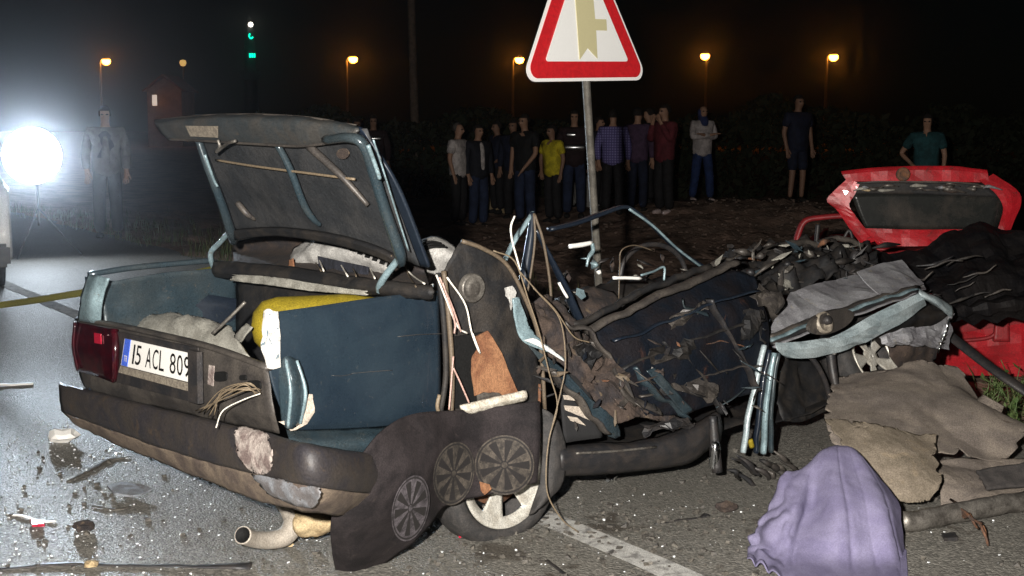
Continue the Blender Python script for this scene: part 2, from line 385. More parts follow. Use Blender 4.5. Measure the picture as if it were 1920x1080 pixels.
# ================================================================== setting
LP = Vector((.57, 4.15, 0)); LD = Vector((-.542, .84, 0)).normalized(); LN = Vector((LD.y, -LD.x, 0))   # edge line, its direction, towards the verge
def off_edge(x, y): return (Vector((x, y, 0))-LP).dot(LN)
def fz(x, y):
    o = off_edge(x, y)
    k = max(0, min(1, (o-2.55)/3.5)); k = k*k*(3-2*k)
    base = -.035-.20*k
    if o > 2.3: base += (.05*nz((x, y, 0), .9, 2)+.03*nz((x, y, 0), 2.7, 4))*min(1, (o-2.3)/1.2)
    d = math.hypot(x-4.1, y-22.5)
    if o > 2.3 and y < 27: base += (.10*abs(nz((x, y, 0), 2.1, 7))+.065*nz((x, y, 0), 4.6, 9))*min(1, (o-2.3)/1.0)
    base += .42*math.exp(-(d/2.6)**2)+.12*math.exp(-(((x-1.5)/3)**2+((y-25)/2)**2))
    return base
def build_ground():
    xs = [-400, -150, -70, -40, -25]+[-16+i*.5 for i in range(18)]+[-7+i*.11 for i in range(145)]+[9+i*.5 for i in range(23)]+[25, 40, 70, 150, 400]
    ys = [-30, -10, 0]+[2+i*.4 for i in range(12)]+[6.8+i*.14 for i in range(135)]+[25.8+i*.5 for i in range(17)]+[38, 45, 60, 90, 140, 250, 600]
    vs = [(x, y, fz(x, y)) for y in ys for x in xs]; n = len(xs)
    fs = [(j*n+i, j*n+i+1, (j+1)*n+i+1, (j+1)*n+i) for j in range(len(ys)-1) for i in range(n-1)]
    setprops(link_mesh('ground', vs, fs, 'dirt', org=Vector((0, 0, 0))), 'dark brown dirt field beyond the road', kind='structure')
build_ground()
def strip(name, o0, o1, l0, l1, z, m, nl=160, rag=0.0, kind='structure', parent=None):
    vs = []; fs = []
    for i in range(nl+1):
        l = l0+(l1-l0)*i/nl
        for k, o in enumerate((o0, o1)):
            oo = o+(nz((l, o, 0), 1.3, 3)+.4*nz((l, o, 0), 5, 6))*rag
            p = LP+LD*l+LN*oo; vs.append((p.x, p.y, z))
    for i in range(nl): fs.append((2*i, 2*i+1, 2*i+3, 2*i+2))
    return setprops(link_mesh(name, vs, fs, m, parent, smooth=False, org=Vector((0, 0, 0))), kind=kind)
vs = []; fs = []
nl = 220
for i in range(nl+1):
    l = -12+(90+12)*i/nl
    for o in (-13.0, 2.5):
        oo = o+(nz((l, o, 0), 1.3, 3)+.4*nz((l, o, 0), 5, 6))*(.22 if o > 0 else 0)
        p = LP+LD*l+LN*oo; vs.append((p.x, p.y, 0))
for i in range(nl): fs.append((2*i, 2*i+1, 2*i+3, 2*i+2))
setprops(link_mesh('road', vs, fs, 'asphalt', smooth=False, org=Vector((0, 0, 0))), kind='structure')
strip('road_marking', -.06, .07, -3, 40, .004, 'road_paint', rag=.02)

# hedge and wood behind the field: one dark mass of leaf-sized faces
def leaves(n, fn, size, rnd):
    vs = []; fs = []
    for _ in range(n):
        c = fn(rnd); a = Vector((rnd.gauss(0, 1), rnd.gauss(0, 1), rnd.gauss(0, 1))).normalized()
        b = a.cross(Vector((rnd.gauss(0, 1), rnd.gauss(0, 1), rnd.gauss(0, 1)))).normalized(); s = size*rnd.uniform(.5, 1.4)
        k = len(vs); vs += [c-a*s, c-b*s*.5, c+a*s, c+b*s*.5]; fs.append((k, k+1, k+2, k+3))
    return vs, fs
rnd = random.Random(3)
def hedge_pt(r):
    x = r.uniform(-6.5, 22); top = 2.1+1.2*nz((x, 0, 0), .25, 7)+.6*nz((x, 0, 0), .9, 2)
    y = 33+r.uniform(-1.4, 1.4)+1.5*nz((x, 0, 0), .2, 3)
    return Vector((x, y, -.3+max(.1, top)*r.random()**.8))
vs, fs = leaves(20000, hedge_pt, .11, rnd)
setprops(link_mesh('undergrowth', vs, fs, 'hedge', smooth=False), 'dark belt of bushes behind the onlookers', 'bushes', kind='stuff')
def verge_pt(r):
    while True:
        l = r.uniform(-3, 22); o = 2.3+abs(r.gauss(0, 1.1))
        p = LP+LD*l+LN*o
        if mnoise.noise(Vector((p.x*1.3, p.y*1.3, 5))) > -.12: return p
vs = []; fs = []
for _ in range(2600):
    p = verge_pt(rnd); z = fz(p.x, p.y); h = rnd.uniform(.05, .2); w = .006; a = rnd.uniform(0, 6.28)
    d = Vector((math.cos(a), math.sin(a), 0)); e = Vector((-d.y, d.x, 0)); b = Vector((p.x, p.y, z-.01)); l = d*h*rnd.uniform(.1, .6)
    k = len(vs); vs += [b-e*w, b+e*w, b+e*w*.7+l*.4+Vector((0, 0, h*.6)), b-e*w*.7+l*.4+Vector((0, 0, h*.6)), b+l+Vector((0, 0, h))]
    fs += [(k, k+1, k+2, k+3), (k+3, k+2, k+4)]
setprops(link_mesh('grass', vs, fs, 'grass', smooth=False), 'sparse grass growing along the road verge', 'grass', kind='stuff')

# ================================================================== far lights
def street_lamp(px, py, Y, label, side=1):
    h = at(px, py, Y); b = Vector((h.x-side*.55, Y, -.3))
    t = thing('street_lamp', label, 'street lamp', b, 'sodium street lamps beyond the field')
    tube('pole', [b, b+Vector((0, 0, h.z-b.z-.9)), b+Vector((0, 0, h.z-b.z-.1))], [.13, .10, .08], 'lamp_grey', t)
    tube('arm', [b+Vector((0, 0, h.z-b.z-.1)), b+Vector((side*.25, 0, h.z-b.z+.22)), h+Vector((0, 0, .2))], .05, 'lamp_grey', t)
    lathe('lamp_head', [(.02, .32), (.2, .3), (.30, .16), (.30, .12)], h, (0, 0, 1), 'lamp_grey', t, 14)
    lathe('lamp_glass', [(.30, .11), (.38, 0), (.33, -.2), (.18, -.33), (.0, -.37)], h, (0, 0, 1), 'sodium', t, 16)
street_lamp(199, 114, 118, 'leftmost sodium street lamp, above the white glare')
street_lamp(662, 110, 112, 'sodium street lamp nearest the tall wooden pole')
street_lamp(974, 111, 112, 'sodium street lamp just left of the triangular sign')
street_lamp(1322, 104, 110, 'sodium street lamp between the sign and the rightmost lamp', -.2)
street_lamp(1563, 106, 108, 'rightmost sodium street lamp, above the red car')
# wooden pole
pb = at(783, 352, 36); ptp = at(767, -60, 36)
p = tube('utility_pole', [Vector((pb.x, 36, -.4)), pb.lerp(ptp, .5), ptp+Vector((0, 0, 1.5))], [.13, .11, .09], 'wood_pole', seg=10)
setprops(p, 'tall dark wooden utility pole behind the open boot lid', 'pole')
# tower with green lights
Y = 220; c = at(471, 200, Y); tw = thing('tower', 'distant dark tower carrying one white and two green lights', 'tower', (c.x, Y, -.3))
lathe('shaft', [(1.3, 0), (1.2, 6), (1.1, 9.5)], (c.x, Y, -.3), (0, 0, 1), 'tower_stone', tw, 14)
lathe('balcony', [(1.1, 9.5), (1.7, 10.1), (1.7, 10.9), (1.0, 10.9)], (c.x, Y, -.3), (0, 0, 1), 'tower_stone', tw, 14)
lathe('upper_shaft', [(.95, 10.9), (.9, 17), (.95, 17.2), (.05, 20)], (c.x, Y, -.3), (0, 0, 1), 'tower_stone', tw, 14)
g1 = at(473, 104, Y-1.75)
for k in range(3): tube('green_light', [g1+Vector((-.36+.36*k, 0, -.33)), g1+Vector((-.36+.36*k, 0, .33))], .15, 'neon_green', tw, 6)
g2 = at(470, 68, Y-1.2); tube('green_emblem', [g2+Vector((-.1, 0, .45)), g2+Vector((-.25, 0, 0)), g2+Vector((.05, 0, -.35)), g2+Vector((.38, 0, -.1))], .13, 'neon_green', tw, 6)
g3 = at(470, 46, Y-1.2); lathe('white_light', [(0, .42), (.3, .3), (.42, 0), (.3, -.3), (0, -.42)], g3, (0, 0, 1), 'white_bulb', tw, 12)
# house lit orange
Y = 120; hL = at(268, 205, Y); hR = at(345, 205, Y); hz = at(300, 168, Y).z; hp = at(318, 140, Y).z
hs = thing('house', 'small distant house glowing orange beside one bright window', 'house', ((hL.x+hR.x)/2, Y, -.3))
w0, w1 = hL.x+.4, hR.x-.2
vs = [(w0, Y, -.3), (w1, Y, -.3), (w1, Y, hz), ((w0+w1)/2, Y, hp-.3), (w0, Y, hz)]; vs += [(a, b+5, d) for a, b, d in vs]
link_mesh('wall', vs, [(0, 1, 2, 3, 4), (9, 8, 7, 6, 5), (0, 4, 9, 5), (1, 6, 7, 2), (0, 5, 6, 1)], 'house_wall', hs, smooth=False)
for s, xa in ((0, w0-.3), (1, w1+.3)):
    xm = (w0+w1)/2
    a = [Vector((xa, Y-.4, hz-.15)), Vector((xm, Y-.4, hp)), Vector((xm, Y+5.4, hp)), Vector((xa, Y+5.4, hz-.15))]
    poly('roof_slope', a, 'house_roof', hs, .12)
wc = at(290, 188, Y); wn = box('window', (wc.x, Y-.03, wc.z), (.42, .05, .95), 'window_lit', hs)
pl_ = at(300, 196, Y-2.2); ll = lamp('porch_light', 'POINT', (pl_.x, Y-2.2, pl_.z+.2), 18, (1, .36, .1), shadow_soft_size=.1)
dl = at(343, 118, 120); dlt = lathe('roof_lamp', [(0, .3), (.25, .22), (.32, 0), (.2, -.25), (0, -.3)], dl, (0, 0, 1), 'dim_bulb', None, 12)
setprops(dlt, 'dim amber lamp above the distant house roof', 'lamp')
tube('bracket', [dl+Vector((0, 0, -.28)), Vector((dl.x, 120.0, hp-.4))], .05, 'lamp_grey', dlt)

# ------------------------------------------------------------------ floodlight on a tripod
fl = at(60, 292, 15.0)
ft = thing('floodlight', 'blinding white floodlight on a tripod behind the wreck', 'floodlight', (fl.x, 15, 0))
face = (Vector((0, 0, CAMZ))-fl).normalized()
lathe('housing', [(.05, -.22), (.16, -.16), (.31, -.04), (.322, .0), (.322, .008), (.30, .008)], fl, face, 'black_plastic', ft, 24)
lathe('lens', [(.315, .012), (.2, .035), (.0, .045)], fl, face, 'flood_glow', ft, 24)
tube('mast', [Vector((fl.x, 15.12, .35)), Vector((fl.x, 15.12, fl.z-.12))], .014, 'black_plastic', ft)
for a in (0.3, 2.4, 4.5): tube('leg', [Vector((fl.x, 15.12, .55)), Vector((fl.x+.45*math.cos(a), 15.12+.45*math.sin(a), .01))], .009, 'black_plastic', ft)
fs_ = lamp('floodlight_beam', 'SPOT', fl+face*.12, 2100, (.74, .87, 1), spot_size=R(64), spot_blend=.22, shadow_soft_size=.2)
aim(fs_, Vector(fs_.location)+Vector((.28, -.91, .40)))

# ------------------------------------------------------------------ white car, mostly out of frame
def white_car():
    b = gnd(20, 556); X = b.x; Y0 = b.y
    t = thing('parked_car', 'white car with red stripe at the edge, beside the floodlight glare', 'car', (X-.8, Y0+2, 0))
    prof = [(0, .32), (-.02, .5), (.02, .74), (.10, .90), (.5, .98), (.9, 1.38), (2.4, 1.42), (3.1, .98), (4.1, .84), (4.2, .55), (4.15, .3)]
    ang = math.atan2(-X, Y0)+R(4); RM = Matrix.Translation(Vector((X, Y0, 0))) @ Matrix.Rotation(ang, 4, 'Z') @ Matrix.Translation(Vector((-X, -Y0, 0)))
    rows = []
    for xo, ins, up in ((0.0, .0, 0), (.012, .0, .0), (-.05, .03, .01), (-.8, 0.0, .03), (-1.55, .03, .01), (-1.61, 0, 0)):
        rows.append([Vector((X+xo-(max(0, z-.95)*.45 if xo > -.5 else -max(0, z-.95)*.45 if xo < -1 else 0), Y0+y+ins, z+up)) for (y, z) in prof])
    surf('body', rows, 'white_body', t, 50, 20, .01)
    side = [[Vector((X-.004, Y0+.06, .30)), Vector((X-.004, Y0+2, .25)), Vector((X-.004, Y0+4.1, .3))], [Vector((X+.03, Y0+.03, .6)), Vector((X+.03, Y0+2, .6)), Vector((X+.02, Y0+4.15, .6))],
            [Vector((X-.0, Y0+.12, .92)), Vector((X, Y0+2, .96)), Vector((X-.0, Y0+4.05, .86))]]
    surf('side_panel', side, 'white_body', t, 20, 8, .01)
    poly('rear_window', [Vector((X-.2, Y0+.54, 1.05)), Vector((X-1.4, Y0+.54, 1.05)), Vector((X-1.25, Y0+.84, 1.36)), Vector((X-.35, Y0+.84, 1.36))], 'glass_dark', t, .01)
    box('rear_bumper', (X-.8, Y0-.02, .36), (1.62, .12, .2), 'black_plastic', t, bev=.03)
    box('tail_light', (X-.22, Y0-.012, .80), (.22, .05, .22), 'red_bright', t, bev=.02)
    poly('red_stripe', [Vector((X+.036, Y0+.3, .66)), Vector((X+.036, Y0+3.6, .66)), Vector((X+.034, Y0+3.6, .58)), Vector((X+.034, Y0+.3, .58))], 'red_dull', t, .004)
    for y in (.85, 3.35):
        w = lathe('wheel', [(.18, -.1), (.3, -.09), (.31, -.06), (.31, .06), (.3, .09), (.18, .08), (.17, .05), (.0, .06)], (X-.08, Y0+y, .31), (1, 0, 0), ['rubber', 'alu'], t, 24, [0, 0, 0, 0, 0, 1, 1])
    M2 = Matrix.Translation(-Vector(t['_o'])) @ RM @ Matrix.Translation(Vector(t['_o']))
    for ch in t.children: ch.data.transform(M2)
white_car()
# police tape and its line
tp = [at(-60, 574, 9.0), at(0, 566, 9.0), at(70, 556, 8.7), at(150, 543, 8.4), at(300, 520, 7.9), at(520, 470, 7.0), at(580, 455, 6.7), at(700, 440, 6.4)]
tp2 = [q+Vector((0, .004, -.045)) for q in tp]
setprops(surf('barrier_tape', [tp, [a.lerp(b, .5)+Vector((0, .006*math.sin(i*2), 0)) for i, (a, b) in enumerate(zip(tp, tp2))], tp2], 'tape_yellow', None, 60, 3, .001), 'yellow barrier tape stretched behind the wrecked blue car', 'tape')

# ================================================================== the wrecked blue car
FW = Vector((.77, .638, 0)).normalized(); RR = Vector((-.746, 3.97, 0)); RL = Vector((-1.60, 5.0, 0)); LAT = (RL-RR).normalized()
REAR = plane(RL, RR); SIDE = plane(RR, RR+FW); LEFT = plane(RL, RL+FW)
NS = SIDE[1]; NR = REAR[1]
car = thing('wrecked_car', 'crushed dark blue saloon car with open boot lid and white number plate', 'car', RR+FW*1.5+LAT*.7)
def S(*rows, pl=SIDE, off=0.0): return [pp(pl, r, off) for r in rows]
# --- floor pan, bulkheads, far side
def quad(name, a, b, c, d, m, crum=.02, nu=16, nv=10, sd=1, par=None): return surf(name, [[a, b], [d, c]], m, par or car, nu, nv, .004, cr_=crum, cs=5, seed=sd)
def cpt(s, l, z): return RR+FW*s+LAT*l+Vector((0, 0, z))
quad('boot_floor', cpt(.03, .05, .40), cpt(.03, 1.3, .40), cpt(.55, 1.3, .42), cpt(.55, .05, .42), 'inner_dark')
quad('floor_pan', cpt(.5, .05, .2), cpt(.5, 1.2, .22), cpt(3.1, 1.0, .24), cpt(3.1, .1, .2), 'inner_dark', .04, 30, 16)
quad('seat_bulkhead', cpt(.56, .03, .4), cpt(.56, 1.3, .4), cpt(.62, 1.3, .86), cpt(.6, .03, .86), 'inner_dark', .03)
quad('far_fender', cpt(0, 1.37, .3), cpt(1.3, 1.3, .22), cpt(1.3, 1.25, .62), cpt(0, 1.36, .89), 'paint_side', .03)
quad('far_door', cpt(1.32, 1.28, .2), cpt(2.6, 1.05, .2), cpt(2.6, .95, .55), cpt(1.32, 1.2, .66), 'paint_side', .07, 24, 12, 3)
# --- rear panel
rp = surf('rear_panel', S([(147, 598), (215, 610), (300, 628), (400, 654), (502, 690)], [(143, 650, .012), (215, 666, .012), (300, 684, .012), (400, 706, .01), (510, 742, .005)],
          [(150, 705, .01), (220, 722, .01), (300, 736, .01), (400, 758, .01), (516, 780, .0)], [(165, 735, -.02), (240, 752, -.02), (320, 768, -.02), (410, 790, -.03), (525, 812, -.03)], pl=REAR),
          'dirty_panel', car, 40, 14, .004, cr_=.004, cs=14)
tube('panel_lip', pp(REAR, [(147, 598, .01), (215, 609, .01), (300, 627, .01), (400, 652, .01), (505, 690, .0)]), .012, 'dirty_panel', rp, 8, 24, flat=(1.4, .8))
quad_g = pp(REAR, [(214, 620), (372, 652), (374, 757), (219, 716)], .022)
pg = poly('plate_recess', quad_g, 'black_plastic', rp, .006)
# number plate
PQ = [(234.8, 634.7), (357.5, 662.5), (357.5, 717), (227.5, 684.5)]
def plate_px(u, v):
    a = Vector(PQ[0]).lerp(Vector(PQ[1]), u); b = Vector(PQ[3]).lerp(Vector(PQ[2]), u); q = a.lerp(b, v); return q.x, q.y
def ppt(u, v, off=0): x, y = plate_px(u, v); return onp(x, y, REAR, .032+off)
np_ = poly('number_plate', [ppt(0, 0), ppt(1, 0), ppt(1, 1), ppt(0, 1)], 'plate_white', car, .004)
np_['label'] = 'white number plate with blue band reading 15 ACL 809'
poly('blue_band', [ppt(.0, .0, .003), ppt(.085, .0, .003), ppt(.085, 1, .003), ppt(0, 1, .003)], 'plate_blue', np_, .002)
def put_text(name, txt, u0, u1, v0, v1, m, par, sx=1.0):
    tv, tf = text_mesh(txt); xa = min(v.x for v in tv); xb = max(v.x for v in tv); yb = max(v.y for v in tv); ya = min(v.y for v in tv)
    vs = [ppt(u0+(u1-u0)*(v.x-xa)/(xb-xa), v1-(v1-v0)*(v.y-ya)/(yb-ya), .006) for v in tv]
    return link_mesh(name, vs, tf, m, par, smooth=False)
for txt, u0, u1 in (('1', .142, .166), ('5', .185, .262), ('A', .335, .415), ('C', .435, .515), ('L', .535, .605), ('8', .69, .775), ('0', .795, .88), ('9', .90, .99)):
    put_text('character', txt, u0, u1, .14, .86, 'ink_black', np_)
put_text('country_code', 'TR', .02, .07, .62, .84, 'plate_white', np_)
poly('plate_holder', pp(REAR, [(227, 686), (357, 719), (357, 734), (223, 698)], .034), 'plate_frame', np_, .006)
poly('recess_edge', pp(REAR, [(357, 655), (374, 660), (376, 757), (358, 752)], .042), 'black_plastic', rp, .02)
# tail light, left
tl = surf('tail_light', S([(142, 604), (180, 610), (217, 617)], [(139, 650, .015), (180, 658, .015), (219, 664, .01)], [(147, 694), (182, 703), (216, 716)], pl=REAR, off=.03), 'red_lens', car, 14, 10, .02)
poly('red_segment', pp(REAR, [(188, 628), (212, 632), (212, 712), (197, 708)], .052), 'red_lens', tl, .004)
poly('reflector', pp(REAR, [(177, 624), (189, 626), (190, 645), (178, 643)], .058), 'red_bright', tl, .004)
tube('lens_edge', pp(REAR, [(141, 604, .05), (138, 650, .06), (146, 692, .05)]), .006, 'red_lens', tl, 6)
# black discs painted for the shade in holes; wires on the panel
for (x, y, rx, ry) in ((414, 706, 12, 9.5), (456, 708, 6, 5), (476, 723, 13, 10)):
    poly('lamp_hole_shade', [onp(x+rx*math.copysign(abs(math.cos(a))**.6, math.cos(a)), y+ry*math.copysign(abs(math.sin(a))**.6, math.sin(a)), REAR, .014) for a in [i*math.pi/8 for i in range(16)]], 'ink_black', rp, .006)
poly('scuffed_edge', pp(REAR, [(392, 684), (402, 686), (400, 724), (390, 720)], .017), 'scraped', rp, .003)
r_ = random.Random(5)
for k in range(7):
    tube('wire', [onp(484+r_.uniform(-4, 6), 735+r_.uniform(-8, 8), REAR, .02), onp(462+r_.uniform(-8, 4), 722+r_.uniform(-6, 10), REAR, .07), onp(420+r_.uniform(-9, 9), 735+r_.uniform(-4, 12), REAR, .08), onp(368+r_.uniform(-2, 34), 768+r_.uniform(-8, 14), REAR, .07)], .0022, 'wire_tan', rp, 5, 14)
tube('wire', [onp(488, 738, REAR, .03), onp(455, 750, REAR, .06), onp(418, 770, REAR, .09), onp(405, 802, REAR, .13)], .002, 'wire_white', rp, 5, 14)
# --- boot opening: left wall, corner, rim
surf('boot_side', S([(186, 532), (300, 512), (445, 500)], [(190, 570, -.02), (300, 575, -.03), (445, 570, -.03)], [(195, 606), (300, 640), (455, 640)], pl=LEFT, off=.05), 'paint', car, 24, 12, .004, cr_=.01, cs=9)
cn = surf('corner_post', S([(166, 516), (185, 517), (205, 522)], [(154, 555, .02), (172, 558, .03), (194, 560)], [(147, 600, .01), (168, 604, .02), (188, 606)], pl=REAR, off=.01), 'paint_lit', car, 10, 12, .008, cr_=.004, cs=20)
tube('fender_rim', pp(LEFT, [(166, 515), (240, 503), (320, 495), (400, 488)]), .012, 'paint', car, 8)
# --- right rear side panel
qp = surf('side_panel', S([(493, 588), (600, 573), (710, 557), (822, 545)], [(496, 640, .012), (600, 632, .014), (710, 624, .012), (824, 615, 0)], [(508, 715, .018), (600, 712, .020), (710, 706, .016), (826, 698, 0)],
          [(535, 785, .018), (620, 783, .02), (720, 777, .018), (824, 768, .0)], [(560, 806, .004), (650, 803, .004), (730, 798, .004), (818, 789, -.01)]), 'paint_quarter', car, 48, 26, .004, cr_=.0012, cs=6)
vl = surf('side_valance', S([(535, 806, -.02), (650, 804, -.02), (760, 797, -.02), (828, 787, -.03)], [(545, 830, .05), (650, 832, .05), (760, 825, .04), (832, 800, 0)], [(560, 850, .02), (650, 858, .02), (730, 858, .02), (800, 822, 0)]), 'paint', car, 24, 10, .004, cr_=.006, cs=12)
poly('filler_strip', rough_outline(pp(SIDE, [(495, 583), (505, 579), (520, 583), (523, 610), (525, 640), (526, 688), (512, 692), (500, 686), (490, 655), (491, 620)], .028), 3, .007, 2), 'filler', qp, .004)
poly('filler_patch', rough_outline(pp(SIDE, [(565, 742), (586, 740), (590, 772), (575, 795), (545, 808), (522, 790), (545, 785), (566, 770)], .034), 3, .006, 4), 'cream_patch', qp, .004)
poly('primer_spot', rough_outline(pp(SIDE, [(776, 545), (812, 532), (808, 549), (790, 556)], .01), 3, .008, 6), 'filler', qp, .003)
lp_ = surf('lamp_pocket', S([(522, 680, .0), (538, 668, .025), (560, 676, .012)], [(524, 735, .01), (550, 728, .05), (577, 730, .03)], [(528, 795, .01), (545, 804, .035), (566, 792, .02)], off=.012), 'paint', qp, 14, 14, .004, cr_=.004, cs=20)
tube('pocket_ridge', pp(SIDE, [(536, 672, .035), (545, 735, .065), (540, 802, .05)]), .006, 'paint_lit', lp_, 6)
tube('pocket_ridge', pp(SIDE, [(556, 676, .03), (573, 735, .055), (563, 794, .04)]), .006, 'paint_lit', lp_, 6)
for k in range(3):
    q = random.Random(60+k); x0 = q.uniform(560, 760); y0 = q.uniform(600, 780); l = q.uniform(20, 90)
    tube('scratch', pp(SIDE, [(x0, y0, .022), (x0+l*.5, y0-l*.03+q.uniform(-3, 3), .024), (x0+l, y0-l*.06+q.uniform(-4, 4), .022)]), .0009, 'dirty_panel', qp, 4, 8)
# --- bumper
def bump_row(pts, off): return [onp(x, y, REAR, off) for x, y in pts[:-1]]+[at(pts[-1][0]+14, pts[-1][1]+2, 4.26-off*.6)]
brow = [bump_row([(112, 718), (200, 741), (300, 765), (400, 789), (500, 813), (600, 838), (735, 858)], .03),
        bump_row([(110, 722), (200, 748), (300, 774), (400, 800), (500, 824), (600, 847), (738, 864)], .06),
        bump_row([(112, 745), (200, 774), (300, 808), (400, 838), (500, 862), (600, 884), (740, 892)], .072),
        bump_row([(116, 772), (200, 802), (300, 838), (400, 868), (500, 893), (600, 914), (725, 925)], .06)]
bu = surf('bumper', brow, 'bumper_plastic', car, 60, 14, .006, cr_=.004, cs=9)
lrow = [bump_row([(116, 773), (200, 803), (300, 839), (400, 869), (500, 894), (600, 915), (722, 926)], .058),
        bump_row([(135, 790), (205, 817), (300, 852), (400, 890), (488, 917), (596, 940), (700, 948)], .045),
        bump_row([(160, 803), (215, 830), (300, 864), (400, 906), (482, 936), (590, 960), (668, 966)], .02)]
surf('bumper_lip', lrow, 'bumper_lip', bu, 50, 8, .005, cr_=.008, cs=9)
bs = lambda u, v: seval(brow, u, v)+snorm(brow, u, v)*.008
def uvpoly(uv, rows, o=.008, k=3, amp=.006, sd=0): return rough_outline([seval(rows, u, v)+snorm(rows, u, v)*o for u, v in uv], k, amp, sd)
def blob(u, v): x, y = 2*u-1, 2*v-1; return x*math.sqrt(1-y*y/2), y*math.sqrt(1-x*x/2)
surf('scraped_patch', [[(lambda q: seval(brow, .635+.062*q[0]+.012*q[1], .5+.46*q[1])+snorm(brow, .635+.06*q[0], min(1, max(0, .5+.46*q[1])))*.008)(blob(i/5, j/5)) for i in range(6)] for j in range(6)], 'scraped', bu, 22, 16, .002, cr_=.003, cs=30, ragged=.18, seed=4)
surf('torn_flap', [[bump_row([(470, 888), (540, 900), (600, 915), (9, 9)], .085)[i] for i in range(3)], [bump_row([(480, 905), (545, 920), (603, 930), (9, 9)], .09)[i] for i in range(3)], [bump_row([(500, 925), (550, 945), (590, 952), (9, 9)], .07)[i] for i in range(3)]], 'flap_grey', bu, 14, 8, .003, cr_=.008, cs=20, ragged=.1)
# --- boot lid, open
HL = cpt(.54, 1.35, 1.0); HR = cpt(.54, 0, 1.0); LID = plane(HL, HR, HL-FW*.25+Vector((0, 0, .47)))
lid = surf('boot_lid', S([(366, 255), (480, 245), (690, 240)], [(400, 340), (560, 335), (740, 370)], [(432, 432), (600, 440), (792, 500)], pl=LID, off=-.015), 'lid_inner', car, 24, 16, .006, cr_=.01, cs=6)
top_l = [[onp(x, y, LID, o) for x, y, o in r] for r in
         ([(292, 226, -.02), (380, 217, -.02), (480, 215, -.02), (580, 221, -.02), (668, 236, -.02)], [(290, 232, .02), (380, 226, .025), (480, 226, .025), (580, 232, .025), (672, 246, .02)],
          [(300, 246, .03), (380, 250, .035), (480, 253, .035), (580, 258, .035), (640, 262, .03)], [(318, 261, .03), (380, 264, .03), (480, 270, .03), (560, 274, .03), (620, 268, .02)])]
tb = surf('lid_edge', top_l, 'lid_edge', lid, 36, 10, .006, cr_=.005, cs=14)
tube('lid_rim_and_glint', [p+Vector((0, -.006, 0)) for p in top_l[0]], .005, 'dirty_panel', tb, 6, 30)
tube('lid_rim_and_glint', [p+Vector((0, -.012, 0)) for p in top_l[3]], .005, 'dirty_panel', tb, 6, 30)
tube('lid_rim_and_glint', pp(LID, [(700, 262, .07), (722, 330, .06), (742, 395, .055), (766, 470, .05)]), .003, 'paint_lit', lid, 6, 24)  # highlight streak down the right rail, painted as a pale strip
tube('lid_rim_and_glint', pp(LID, [(384, 290, .05), (400, 335, .055), (408, 350, .055)]), .006, 'paint_lit', lid, 6, 14)  # bright spot on the left rail, light put into the colour
tube('lid_rim_and_glint', pp(LID, [(690, 272, .075), (704, 310, .068), (712, 335, .065)]), .007, 'paint_lit', lid, 6, 14)  # highlight at the top of the right rail, painted pale
poly('sticker', [seval(top_l, u, v)+snorm(top_l, u, v)*.014 for u, v in ((.18, .45), (.34, .46), (.34, .72), (.2, .72))], 'plate_frame', tb, .002)
tube('lid_rail', pp(LID, [(372, 262, .01), (392, 320, .03), (415, 380, .035), (432, 432, .03), (438, 450, .01)]), [.017, .02, .02, .024, .022], 'paint', lid, 8, 24, flat=(1.05, .8))
tube('lid_rail', pp(LID, [(612, 262, .05), (655, 258, .06), (682, 272, .05), (702, 330, .04), (724, 400, .035), (748, 470, .03), (752, 492, .02)]), [.018, .02, .022, .022, .024, .026, .02], 'paint', lid, 8, 36, flat=(1.05, .8))
tube('lid_rib', pp(LID, [(520, 270, .03), (545, 320, .03), (568, 380, .03), (585, 408, .02), (600, 422, .0)]), [.012, .013, .013, .012, .008], 'paint', lid, 8, 24)
tube('lid_rib', pp(LID, [(580, 275, .02), (640, 330, .025), (690, 385, .015)]), [.014, .012, .008], 'dirty_panel', lid, 8, 16)
tube('lid_rib', pp(LID, [(445, 380, .02), (462, 400, .02), (478, 412, .0)]), [.012, .012, .006], 'dirty_panel', lid, 8, 12)
tube('lid_cable', pp(LID, [(405, 300, .02), (480, 312, .03), (580, 325, .03), (665, 336, .02)]), .0045, 'wire_tan', lid, 6, 24)
surf('lid_skin_edge', S([(668, 236), (684, 246), (700, 270)], [(738, 365), (746, 365), (752, 360)], [(790, 498), (800, 500), (806, 500)], pl=LID, off=-.01), 'paint_side', lid, 8, 30, .012)
poly('lid_hole', [onp(643+12*math.cos(a), 288+10*math.sin(a), LID, .006) for a in [i*math.pi/6 for i in range(12)]], 'seat_brown', lid, .004)
tube('lid_latch', pp(LID, [(408, 262, .07), (412, 275, .075), (405, 286, .07), (425, 270, .08), (442, 264, .07)]), .006, 'dull_metal', lid, 6, 20)
surf('lid_lower_edge', S([(432, 432), (520, 428), (620, 440), (700, 462), (752, 488)], [(440, 448), (520, 440), (620, 454), (700, 476), (754, 500)], pl=LID, off=.02), 'inner_dark', lid, 24, 4, .02)
def hinge(pts, w): tube('hinge_arm', pts, w, 'chrome', car, 8, 24)
B2 = plane(cpt(.54, 1.3, 0), cpt(.54, 0, 0))
tube('hinge_arm', [onp(432, 432, LID, .03), onp(412, 455, B2, .05), onp(396, 472, B2, .06), onp(396, 490, B2, .05), onp(403, 506, B2, .03)], .011, 'paint_lit', car, 8, 24)
tube('hinge_arm', [onp(750, 482, LID, .03), onp(742, 492, B2, .05), onp(724, 515, B2, .06), onp(712, 535, B2, .06), onp(711, 546, B2, .05)], .012, 'paint_lit', car, 8, 24)
